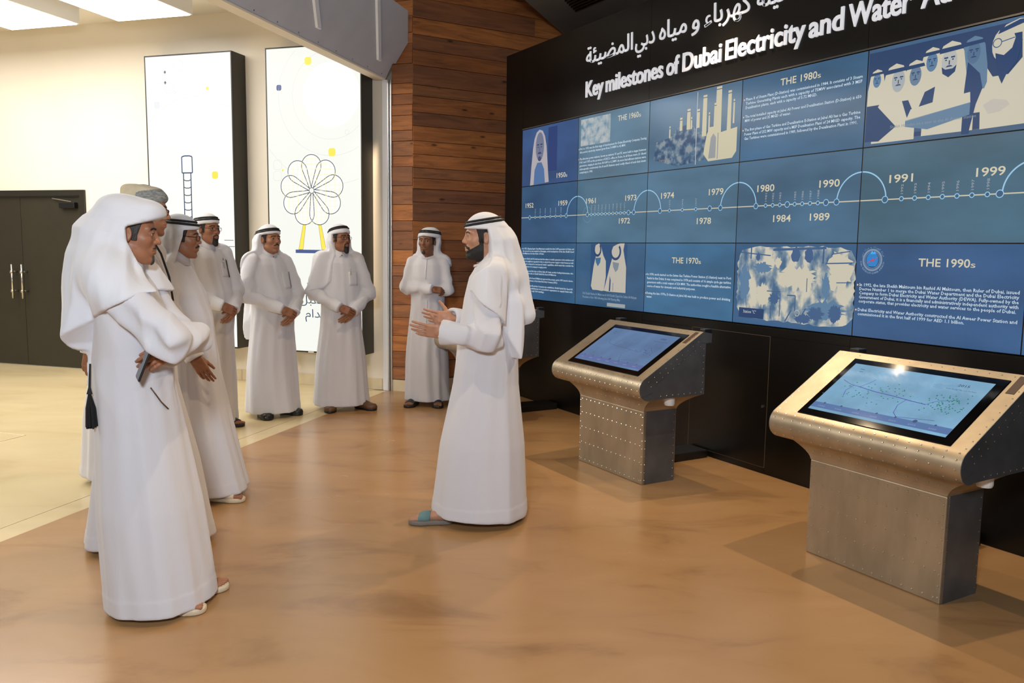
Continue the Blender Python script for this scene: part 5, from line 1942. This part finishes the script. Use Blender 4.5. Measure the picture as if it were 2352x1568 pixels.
    # --- head scarf
    if scarf is not None:
        sc = scarf
        thick = sc.get('t', 0.010)
        bulge = sc.get('bulge', [])
        up0, face_o, low_o = sc.get('brow', 0.050), sc.get('open', 84), sc.get('chest', 62)

        def drape(p):
            q = to_head(p)
            hd_ = ell(q, (-0.012, 0, 0.036), (0.106, 0.087, 0.098))
            for c, rad in bulge:
                hd_ = smin(hd_, ell(q, c, rad), 0.035)
            sh = torso(p, False)
            for sd in A:
                a, b, c = A[sd]
                sh = smin(sh, cap(p, a, b, slv[0] + 0.006, slv[1] + 0.004), 0.05)
            back = cap(p, (headpos[0] - 0.075, headpos[1], H - 0.15), (-0.085, 0, 1.40 * s), 0.078, 0.11)
            sh = np.minimum(sh, 0.4)
            d = smin(smin(hd_, sh, sc.get('k', 0.13)), back, 0.08)
            for a, b, ra, rb in sc.get('tails', []):
                d = smin(d, cap(p, a, b, ra, rb), 0.04)
            return d, q

        zz_ = lambda q: q[:, 2]

        def scarf_field(p):
            d, q = drape(p)
            z = p[:, 2]
            th = np.arctan2(q[:, 1], q[:, 0] + 0.012)
            low = sstep(H - 0.12, H - 0.42, z)
            f = 1.35 * sc.get('fold', 0.009) * low * (1.5 * (0.6 - np.abs(np.sin(3.5 * th + ph[3] + 2.4 * z))) + 1.2 * (0.6 - np.abs(np.sin(6.5 * th + ph[4] - 2.2 * z))))
            f += 0.0035 * (0.6 - np.abs(np.sin(9 * th + 2 * ph[5] + 5 * zz_(q)))) * sstep(0.075, 0.0, q[:, 2])
            f += 0.003 * np.sin(30 * q[:, 2] + 4 * th) * sstep(-0.10, 0.02, q[:, 2]) * (q[:, 2] < 0.06)
            d = d - thick - f
            # opening for the face, then the throat and chest
            zq = q[:, 2]
            half = np.radians(np.interp(zq, *zip(*sc['slit'])) if 'slit' in sc else np.interp(zq, [-0.55, -0.25, -0.12, 0.0, up0], [sc.get('hemo', low_o), low_o, face_o - 4, face_o, face_o - 6])).astype(F32)
            rho = np.sqrt((q[:, 0] + 0.012) ** 2 + q[:, 1] ** 2)
            top = up0 + sc.get('bslope', 0.12) * (q[:, 0] - 0.05) + sc.get('peak', 0.006) * np.maximum(1 - np.abs(th) / 0.35, 0) - zq
            asym = sc.get('asym', 0.0)
            op = np.minimum((half - np.abs(th - asym * low)) * rho, top)
            d = smax(d, op, 0.008)
            # lower edge
            tb = np.arctan2(p[:, 1], p[:, 0])
            ab = np.degrees(tb)
            ab = np.where(ab < 0, ab + 360, ab)
            hz = np.interp(ab, [k for k, _ in sc['hemz']], [v for _, v in sc['hemz']])
            return smax(d, (hz - z) * 0.75, 0.005)
        zl = min(v for _, v in sc['hemz']) - 0.03
        V, Q = grow(scarf_field, (-0.5, -0.45, zl), (0.40, 0.45, H + 0.12), 0.0072 if fine else 0.0095, 1.7)
        link('head_scarf', np_mesh('head_scarf', [(V, Q, 0)], M['ghutra']), root)
        if agal:
            for dz, rr in ((0.0, 0.0085), (0.0165, 0.0080)):
                n = 40
                path = []
                ths = np.arange(n) * 2 * PI / n
                rad = np.linspace(0.05, 0.19, 57)
                tilt = sc.get('tilt', 0.12)
                for t in ths:
                    cx_, cy_ = np.cos(t) * rad - 0.012, np.sin(t) * rad
                    q = np.stack([cx_, cy_, sc.get('az', 0.084) + dz - tilt * cx_], 1)
                    pw = (q @ Rh.T + Hc).astype(F32)
                    dd = scarf_field(pw)
                    i = np.argmax(dd > -0.0005) if (dd > -0.0005).any() else len(rad) - 1
                    path.append(q[i] + (q[i] - np.array((-0.012, 0, q[i][2]))) / rad[i] * -0.001)
                b = MB()
                rings = []
                for i in range(n):
                    c = path[i]
                    t = path[(i + 1) % n] - path[i - 1]
                    t = t / np.linalg.norm(t)
                    o = np.array((c[0] + 0.012, c[1], 0.0))
                    o = o / np.linalg.norm(o)
                    u = np.cross(t, o)
                    rings.append([tuple((c + rr * (o * math.cos(a) + u * math.sin(a))) @ Rh.T + Hc) for a in [2 * PI * k / 8 for k in range(8)]])
                b.loft(rings + [rings[0]], cap=False)
                b.build('head_cord', M['agal'], root, smooth=True)
    if turban:
        def tfield(p):
            q = p
            d = ell(q, (-0.014, 0, 0.075), (0.112, 0.094, 0.072))
            th = np.arctan2(q[:, 1], q[:, 0] + 0.01)
            d = d - 0.004 * np.sin(85 * (q[:, 2] + 0.035 * np.sin(th * 1.0 + 0.5)))
            d = smax(d, (0.040 + 0.03 * np.abs(th) * 0.0 + 0.10 * (q[:, 0] - 0.05) * 0.3) - q[:, 2], 0.008)
            return smax(d, q[:, 2] - 0.128, 0.02)
        V, Q = grow(tfield, (-0.15, -0.13, 0.0), (0.13, 0.13, 0.17), 0.0036)
        fc = V[Q].mean(1)
        grey = fc[:, 0] * 0.9 - (fc[:, 2] - 0.085) * 1.6 + 0.02 * np.sin(fc[:, 2] * 90) > -0.01
        link('turban', np_mesh('turban', [(V @ Rh.T + Hc, Q[grey], 0), (V @ Rh.T + Hc, Q[~grey], 1)], [M['turban'], M['turban_cream']]), root)
    # --- spectacles
    if glasses:
        b = MB()
        for y in (-1, 1):
            sp = lambda v: math.copysign(abs(v) ** 0.5, v)
            ring = [(0.108 - 0.012 * abs(sp(math.cos(t)) * 0.5 + 0.5), y * (0.034 + 0.0228 * sp(math.cos(t))), 0.005 + 0.0145 * sp(math.sin(t))) for t in [2 * PI * k / 28 for k in range(29)]]
            b.tube(ring, 0.0016, 6, cap=False)
            b.tube([(0.097, y * 0.0565, 0.010), (0.060, y * 0.080, 0.012), (0.0, y * 0.086, 0.014)], 0.0017, 6)
        b.tube([(0.108, -0.0115, 0.009), (0.111, 0, 0.012), (0.108, 0.0115, 0.009)], 0.0016, 6)
        g = b.build('spectacles', M['spectacle'], root, smooth=True)
        g.matrix_local = Matrix.Translation(Vector(Hc)) @ Matrix(Rh.tolist()).to_4x4()
    # --- shoes
    for (x, y), ang, kd in leg:
        R = rot3(math.radians(ang))

        def place(kind, name, m, h=0.0055):
            V, Q = foot_mesh(kind, h)
            V = V.copy()
            if y < 0:
                V[:, 1] *= -1
                Q = Q[:, ::-1]
            V[:, 0] -= 0.05
            return link(name, np_mesh(name, [(V @ R.T + np.array((x, y, 0)), Q, 0)], m), root)
        st = {'sandal': ('leather_tan', 'sole_grey'), 'black': ('leather_black', 'leather_black'), 'teal': ('leather_teal', 'sole_grey'), 'loafer': ('leather', 'leather_black'), 'shoe': ('leather_black', 'leather_black'),
              'pale': ('leather_tan', 'leather_tan')}[kd]
        so = place('sole', 'shoe_sole', M[st[1]])
        place('shoe' if kd in ('loafer', 'shoe') else 'strap', 'shoe_upper', M[st[0]])
    return dict(root=root, field=robe_field, head=Hc)


def on_robe(info, y, z, side='x'):
    """point and outward normal of the robe: looking back along x at (y, z), or in from the right side (-y) at (x=y, z)"""
    t = np.linspace(0.48, 0.0, 400)
    if side == 'x':
        p = np.stack([t, np.full(400, y), np.full(400, z)], 1).astype(F32)
    else:
        p = np.stack([np.full(400, y), -t, np.full(400, z)], 1).astype(F32)
    d = info['field'](p)
    i = int(np.argmax(d < 0))
    c = p[i].astype(float)
    e = 0.008
    q = np.array([c + np.eye(3)[k] * e * sg for k in range(3) for sg in (1, -1)]).astype(F32)
    g = info['field'](q)
    n = np.array((g[0] - g[1], g[2] - g[3], g[4] - g[5]), float)
    n /= np.linalg.norm(n) + 1e-9
    return Vector(c), Vector(n)


def patch(info, name, y0, y1, z0, z1, m, off=0.004, n=6):
    b = MB()
    g = []
    for j in range(n):
        for i in range(n):
            c, nn = on_robe(info, y0 + (y1 - y0) * i / (n - 1), z0 + (z1 - z0) * j / (n - 1))
            g.append(c + nn * off)
    b.add(g, [(j * n + i, j * n + i + 1, (j + 1) * n + i + 1, (j + 1) * n + i) for j in range(n - 1) for i in range(n - 1)])
    o = b.build(name, m, info['root'], smooth=True)
    sd = o.modifiers.new('thickness', 'SOLIDIFY')
    sd.thickness = 0.003
    return o


def cord(info, name, pts, r, m, side='x', off=0.004):
    b = MB()
    path = []
    for y, z in pts:
        c, nn = on_robe(info, y, z, side)
        path.append(c + nn * off)
    b.tube(path, r, 6)
    return b.build(name, m, info['root'], smooth=True)


def pen(info, y, z0, z1, label, m, dy=0.0):
    a, na = on_robe(info, y, z0)
    c, nc = on_robe(info, y + dy, z1)
    R = info['root']
    W = Matrix.Translation(R.location) @ R.rotation_euler.to_matrix().to_4x4()
    p0, p1 = a + na * 0.009, c + nc * 0.009
    o = thing('pen', label, 'pen', W @ p0, 0.0, 'pens in breast pockets')
    d = (W @ p1) - (W @ p0)
    MB().tube([(0, 0, 0), tuple(d * 0.9), tuple(d)], [0.004, 0.004, 0.002], 8).build('barrel', m, o, smooth=True)
    off = (W.to_3x3() @ nc) * 0.006
    MB().tube([tuple(d * 0.95 + off), tuple(d * 0.6 + off)], 0.0016, 6).build('clip', M['chrome'], o)
    return o


M['turban'] = mat('grey_patterned_wool', srgb(112, 116, 118), 0.85, col2=srgb(176, 176, 168), scale=55, bump=0.4, bscale=60, stretch=(1, 1, 2.5))
M['turban_cream'] = mat('cream_wool', srgb(216, 202, 172), 0.85, var=0.06, scale=30, bump=0.3)


def clasp(dx=0.0, dz=0.0, dy=0.0):
    return dict(R=dict(elbow=(0.02 + dx * 0.3, -0.262 - dy, 1.13 + dz), wrist=(0.205 + dx, -0.055, 1.00 + dz), hand='grip', back=(0.75, -0.45, 0.35), point=(0.35, 0.85, -0.40), out=0.006),
                L=dict(elbow=(0.02 + dx * 0.3, 0.262 + dy, 1.12 + dz), wrist=(0.190 + dx, 0.075, 0.965 + dz), hand='relaxed', back=(0.75, 0.45, 0.35), point=(0.30, -0.75, -0.55), out=0.006))


HANG = dict(R=dict(elbow=(-0.01, -0.245, 1.13), wrist=(-0.05, -0.265, 0.885), hand='relaxed', back=(0.1, -1, 0)),
            L=dict(elbow=(-0.01, 0.245, 1.13), wrist=(0.02, 0.265, 0.885), hand='relaxed', back=(0.1, 1, 0)))
HEM = [(0, 1.22), (40, 1.22), (90, 1.20), (140, 1.12), (180, 1.06), (220, 1.12), (270, 1.20), (320, 1.22), (360, 1.22)]

# nearest man on the left: arms folded over a phone, scarf wound without a cord
p_near = person('nearest man in white robe with wound white scarf and folded arms, seen in profile', (-1.635, 3.43), 6, 1.735, (160, 108, 80),
       arms=dict(R=dict(elbow=(0.25, -0.225, 1.18), wrist=(0.29, 0.03, 1.175), hand='relaxed', back=(1, 0, 0.2)),
                 L=dict(elbow=(0.15, 0.24, 1.15), wrist=(0.20, -0.085, 1.125), hand='grip', point=(-0.30, -0.92, -0.2), back=(0.8, -0.2, 0.5))),
       head=(13, 6, 0), headpos=(0.035, 0.0), face=dict(nose=1.15, hook=0.003, brow=1.1), beard='chin', hair='hair_grey', seed=11,
       robe=dict(fx=0.225, fy=0.25, folds=0.6, hemx=0.11, cx=0.02, hem=0.025, wx=0.015, sleeve=(0.084, 0.076, 0.070, 0.064)),
       scarf=dict(hemz=[(0, 1.40), (60, 1.36), (90, 1.34), (140, 1.2), (170, 1.0), (195, 0.97), (215, 1.16), (240, 1.25), (275, 1.31), (300, 1.37), (360, 1.40)],
                  slit=[(-0.5, 30), (-0.25, 34), (-0.15, 46), (-0.10, 62), (-0.03, 84), (0.06, 92)], brow=0.052, bslope=0.40, t=0.015, k=0.20, fold=0.010, peak=0.0,
                  bulge=[((0.058, 0, 0.104), (0.056, 0.074, 0.032)), ((-0.05, 0, 0.095), (0.075, 0.075, 0.05)), ((-0.10, 0, -0.04), (0.08, 0.09, 0.11))], tails=[((-0.10, -0.06, 1.50), (-0.135, -0.10, 1.20), 0.075, 0.07)]), agal=False,
       feet=[((0.16, 0.10), 4, 'pale'), ((0.12, -0.09), -6, 'pale')])

# tall man in a turban behind him
p_turban = person('tall man in pale robe wearing a grey patterned turban and spectacles', (-1.90, 4.16), 4, 1.86, (168, 116, 86), arms=HANG, head=(12, 6, 0), headpos=(0.04, 0.0),
       face=dict(nose=1.2), hair='hair_grey', turban=True, glasses=True, collar='round', seed=12, robe=dict(fx=0.33, fy=0.26, hem=0.03, hemx=0.0, folds=1.0), robe_mat='thobe',
       feet=[((0.08, 0.10), 4, 'pale'), ((0.0, -0.09), -6, 'pale')])

# man with a cord round his scarf, right arm hanging
p_cord = person('man in white robe and corded scarf with one arm hanging, between turban and group', (-2.06, 4.98), 2, 1.735, (150, 102, 76),
       arms=dict(R=dict(elbow=(0.06, -0.255, 1.13), wrist=(0.20, -0.265, 0.905), hand='relaxed', back=(0.1, -1, 0.1)), L=HANG['L']), head=(10, 4, 0), headpos=(0.045, 0.0),
       face=dict(nose=1.05), beard='moustache', glasses=True, seed=13, robe=dict(fx=0.26, fy=0.25, hem=0.045, hemx=0.16, cx=0.03, belly=0.04, folds=1.0),
       scarf=dict(hemz=[(0, 1.3), (60, 1.1), (120, 1.02), (180, 0.95), (240, 1.0), (262, 1.1), (300, 1.28), (360, 1.3)], slit=[(-0.6, 104), (-0.3, 106), (-0.18, 98), (-0.1, 84), (0.0, 70), (0.06, 66)], k=0.17, tilt=0.02), collar='stand',
       feet=[((0.10, 0.10), 4, 'pale'), ((0.22, -0.09), -8, 'pale')])

# four men in the back row
p_spec = person('spectacled man in white robe with clasped hands beside the ladder light box', (-2.60, 6.95), -33, 1.82, (146, 98, 72), arms=clasp(0.06, 0.06), head=(4, 0, 0), face=dict(nose=1.0), beard='goatee', glasses=True, fine=False, seed=14,
       robe=dict(fx=0.20, fy=0.23, belly=0.06, hem=0.045), scarf=dict(hemz=[(0, 1.25), (50, 1.18), (90, 1.12), (180, 1.0), (250, 1.06), (300, 1.16), (360, 1.25)], slit=[(-0.5, 72), (-0.25, 78), (-0.1, 86), (0.06, 88)], tilt=-0.10, az=0.080), collar='stand',
       feet=[((0.03, 0.11), 10, 'black'), ((0.03, -0.11), -10, 'black')])
p_stout = person('stout moustached man in white robe with clasped hands between the two light boxes', (-2.235, 7.49), -42, 1.745, (152, 104, 76), arms=clasp(0.10, 0.0), head=(6, -2, 0), face=dict(nose=1.1, jaw=1.15), beard='moustache', hair='hair', fine=False, seed=15,
       robe=dict(fx=0.235, fy=0.255, belly=0.075, hem=0.05, hemx=0.02), scarf=dict(hemz=[(0, 1.3), (50, 1.25), (90, 1.2), (140, 1.1), (180, 0.95), (205, 0.66), (225, 0.9), (250, 1.1), (310, 1.3), (360, 1.3)],
                                                                             slit=[(-0.6, 122), (-0.25, 116), (-0.15, 104), (0.0, 94), (0.06, 90)], tilt=-0.16, az=0.072, k=0.17, tails=[((-0.16, -0.07, 1.25), (-0.21, -0.11, 0.72), 0.05, 0.03)]), collar='stand',
       feet=[((0.03, 0.12), 12, 'shoe'), ((0.03, -0.12), -12, 'shoe')])
p_loafer = person('bearded man in spectacles, white robe and loafers before the windmill light box', (-1.655, 7.83), -66, 1.765, (140, 92, 66), arms=clasp(0.05, 0.0), head=(26, -2, 0), face=dict(nose=1.05), beard='goatee', glasses=True, fine=False, seed=16,
       robe=dict(fx=0.22, fy=0.27, belly=0.04, hem=0.05), scarf=dict(hemz=[(0, 1.3), (40, 1.26), (70, 1.16), (100, 1.14), (140, 1.2), (180, 1.15), (230, 1.14), (270, 1.12), (300, 1.18), (330, 1.28), (360, 1.3)], slit=[(-0.5, 74), (-0.25, 74), (-0.1, 82), (0.06, 84)], tilt=-0.22, az=0.088), collar='shirt',
       feet=[((0.06, 0.16), 35, 'loafer'), ((0.02, -0.12), -8, 'loafer')])
p_young = person('young man in white robe with folded arms against the timber wall', (-0.845, 8.12), -93, 1.75, (128, 84, 58),
       arms=dict(R=dict(elbow=(0.05, -0.235, 1.17), wrist=(0.20, 0.09, 1.165), hand='fist', back=(0.6, 0.3, 0.6), point=(-0.1, 0.95, -0.1)),
                 L=dict(elbow=(0.05, 0.235, 1.16), wrist=(0.13, -0.06, 1.12), hand=None)), wide=0.88,
       head=(-14, 0, 0), face=dict(nose=0.92, jaw=0.92, gaze=20), beard='chin', fine=False, seed=17, robe=dict(fx=0.19, fy=0.225, hem=0.05, placket=False, sleeve=(0.066, 0.058, 0.054, 0.046)), collar='round',
       scarf=dict(hemz=[(0, 1.5), (60, 1.45), (90, 1.40), (120, 1.36), (180, 1.3), (240, 1.2), (270, 1.22), (300, 1.4), (360, 1.5)], slit=[(-0.5, 112), (-0.25, 108), (-0.12, 98), (0.06, 92)], tilt=-0.12, az=0.086, k=0.12, bulge=[((-0.04, 0.05, 0.06), (0.07, 0.06, 0.07))]),
       feet=[((0.04, 0.11), 8, 'black'), ((0.05, -0.12), -12, 'black')])

# the presenter
p_talk = person('bearded man presenting with open hands, white robe, long scarf and black cord', (-0.135, 4.63), 180, 1.755, (176, 128, 102),
       arms=dict(L=dict(elbow=(-0.005, 0.25, 1.09), wrist=(0.25, 0.205, 1.11), hand='open', point=(1, 0.05, 0.12), back=(-0.1, 0.95, -0.25)),
                 R=dict(elbow=(0.07, -0.24, 1.12), wrist=(0.22, -0.10, 1.16), hand='open', point=(0.95, 0.25, 0.1), back=(0.2, -0.85, -0.4))),
       head=(9, 2, 0), headpos=(0.035, 0.0), face=dict(nose=1.12, brow=1.05), beard='full', seed=18, collar='round',
       robe=dict(fx=0.285, fy=0.26, hem=0.045, hemx=0.045, cx=0.0, wx=0.03, folds=0.5, placket=False, rise=0.05, sleeve=(0.084, 0.074, 0.068, 0.064)),
       scarf=dict(hemz=[(0, 1.36), (45, 1.36), (75, 1.31), (100, 1.22), (125, 1.10), (140, 0.96), (152, 0.97), (168, 1.14), (180, 1.17), (220, 1.1), (260, 1.1), (300, 1.25), (360, 1.36)],
                  slit=[(-0.5, 40), (-0.30, 40), (-0.22, 58), (-0.15, 86), (-0.08, 98), (0.0, 96), (0.06, 90)], k=0.17, fold=0.010, az=0.082, tilt=0.14, brow=0.048, bslope=0.05,
                  tails=[((-0.10, 0.01, 1.60), (-0.205, 0.02, 1.20), 0.05, 0.055), ((-0.13, 0.07, 1.25), (-0.14, 0.13, 0.96), 0.06, 0.045)]),
       feet=[((0.235, 0.10), 4, 'teal'), ((0.10, -0.09), -6, 'teal')])

# man almost wholly hidden behind the two nearest listeners
person('man in white robe almost hidden behind the nearest listener, hem showing', (-2.59, 5.32), 0, 1.66, (150, 102, 76), arms=HANG, fine=False, seed=19, robe=dict(fx=0.25, fy=0.25, hem=0.05),
       scarf=dict(hemz=HEM), collar='stand')

# ------------------------------------------------ small things worn or carried
patch(p_spec, 'breast_pocket', 0.045, 0.135, 1.30, 1.42, M['thobe'])
pen(p_spec, 0.075, 1.37, 1.46, 'silver pen in the pocket of the man by the ladder box', M['chrome'])
pen(p_spec, 0.125, 1.29, 1.445, 'long dark pen clipped to the pocket beside the ladder box', M['leather_black'], -0.012)
patch(p_stout, 'breast_pocket', 0.05, 0.145, 1.18, 1.33, M['thobe'])
cord(p_stout, 'pocket_edge_line', [(0.150, 1.33), (0.152, 1.26), (0.155, 1.19)], 0.002, M['leather_black'], off=0.006)
patch(p_loafer, 'breast_pocket', 0.05, 0.14, 1.20, 1.33, M['thobe'])
pen(p_loafer, 0.07, 1.30, 1.375, 'silver pen in the pocket of the man in loafers', M['chrome'])
patch(p_cord, 'breast_pocket', 0.05, 0.14, 1.20, 1.33, M['thobe'])
cord(p_young, 'neck_tassel', [(0.0, 1.47), (0.002, 1.40), (-0.002, 1.33), (0.0, 1.26)], 0.004, M['ghutra'])
cord(p_young, 'neck_tassel_end', [(0.012, 1.06), (0.014, 0.98), (0.012, 0.90), (0.013, 0.84)], 0.0045, M['ghutra'])
cord(p_near, 'hip_pocket_edge', [(0.135, 0.98), (0.150, 0.95), (0.167, 0.915), (0.185, 0.88)], 0.003, M['leather'], side='y')
R_ = p_near['root']
W_ = Matrix.Translation(R_.location) @ R_.rotation_euler.to_matrix().to_4x4()
ph_ = thing('phone', 'black phone held under the folded arm of the nearest man', 'phone', W_ @ Vector((0.150, -0.235, 1.10)), R_.rotation_euler.z)
o_ = MB().box(-0.0045, 0.0045, -0.037, 0.037, -0.075, 0.075).build('case', M['leather_black'], ph_, bevel=0.004)
o_.rotation_euler = (0.15, 0.35, 0.5)
g_ = MB().box(-0.0052, -0.0044, -0.034, 0.034, -0.070, 0.070).build('glass_face', M['black_gloss'], ph_)
g_.rotation_euler = (0.15, 0.35, 0.5)
c_, n_ = on_robe(p_near, -0.085, 0.90, 'y')
tx_, ty_ = -0.095, c_.y - 0.026
b = MB()
rt_ = random.Random(2)
b.tube([(tx_, ty_ + 0.02, 1.08), (tx_, ty_ + 0.004, 0.985), (tx_, ty_, 0.958)], [0.004, 0.005, 0.012], 8)
for k in range(26):
    a = 2 * PI * k / 26
    r_ = 0.024 * math.sqrt(rt_.random())
    b.tube([(tx_, ty_, 0.966), (tx_ + r_ * math.cos(a) * 0.8, ty_ + r_ * math.sin(a) * 0.5, 0.90), (tx_ + r_ * math.cos(a), ty_ + r_ * math.sin(a) * 0.6, 0.815 + rt_.uniform(0, 0.012))], 0.0045, 5)
b.build('black_tassel', M['agal'], p_near['root'])
R_ = p_turban['root']
b = MB()
b.tube([(0.055, -0.068, 1.66), (0.085, -0.062, 1.60), (0.125, -0.045, 1.52), (0.155, -0.025, 1.40), (0.165, -0.01, 1.28)], 0.006, 6)
b.build('lanyard', M['leather_black'], p_turban['root'], smooth=True)

bpy.data.objects.remove(_TXTO)
bpy.data.curves.remove(_TXT)
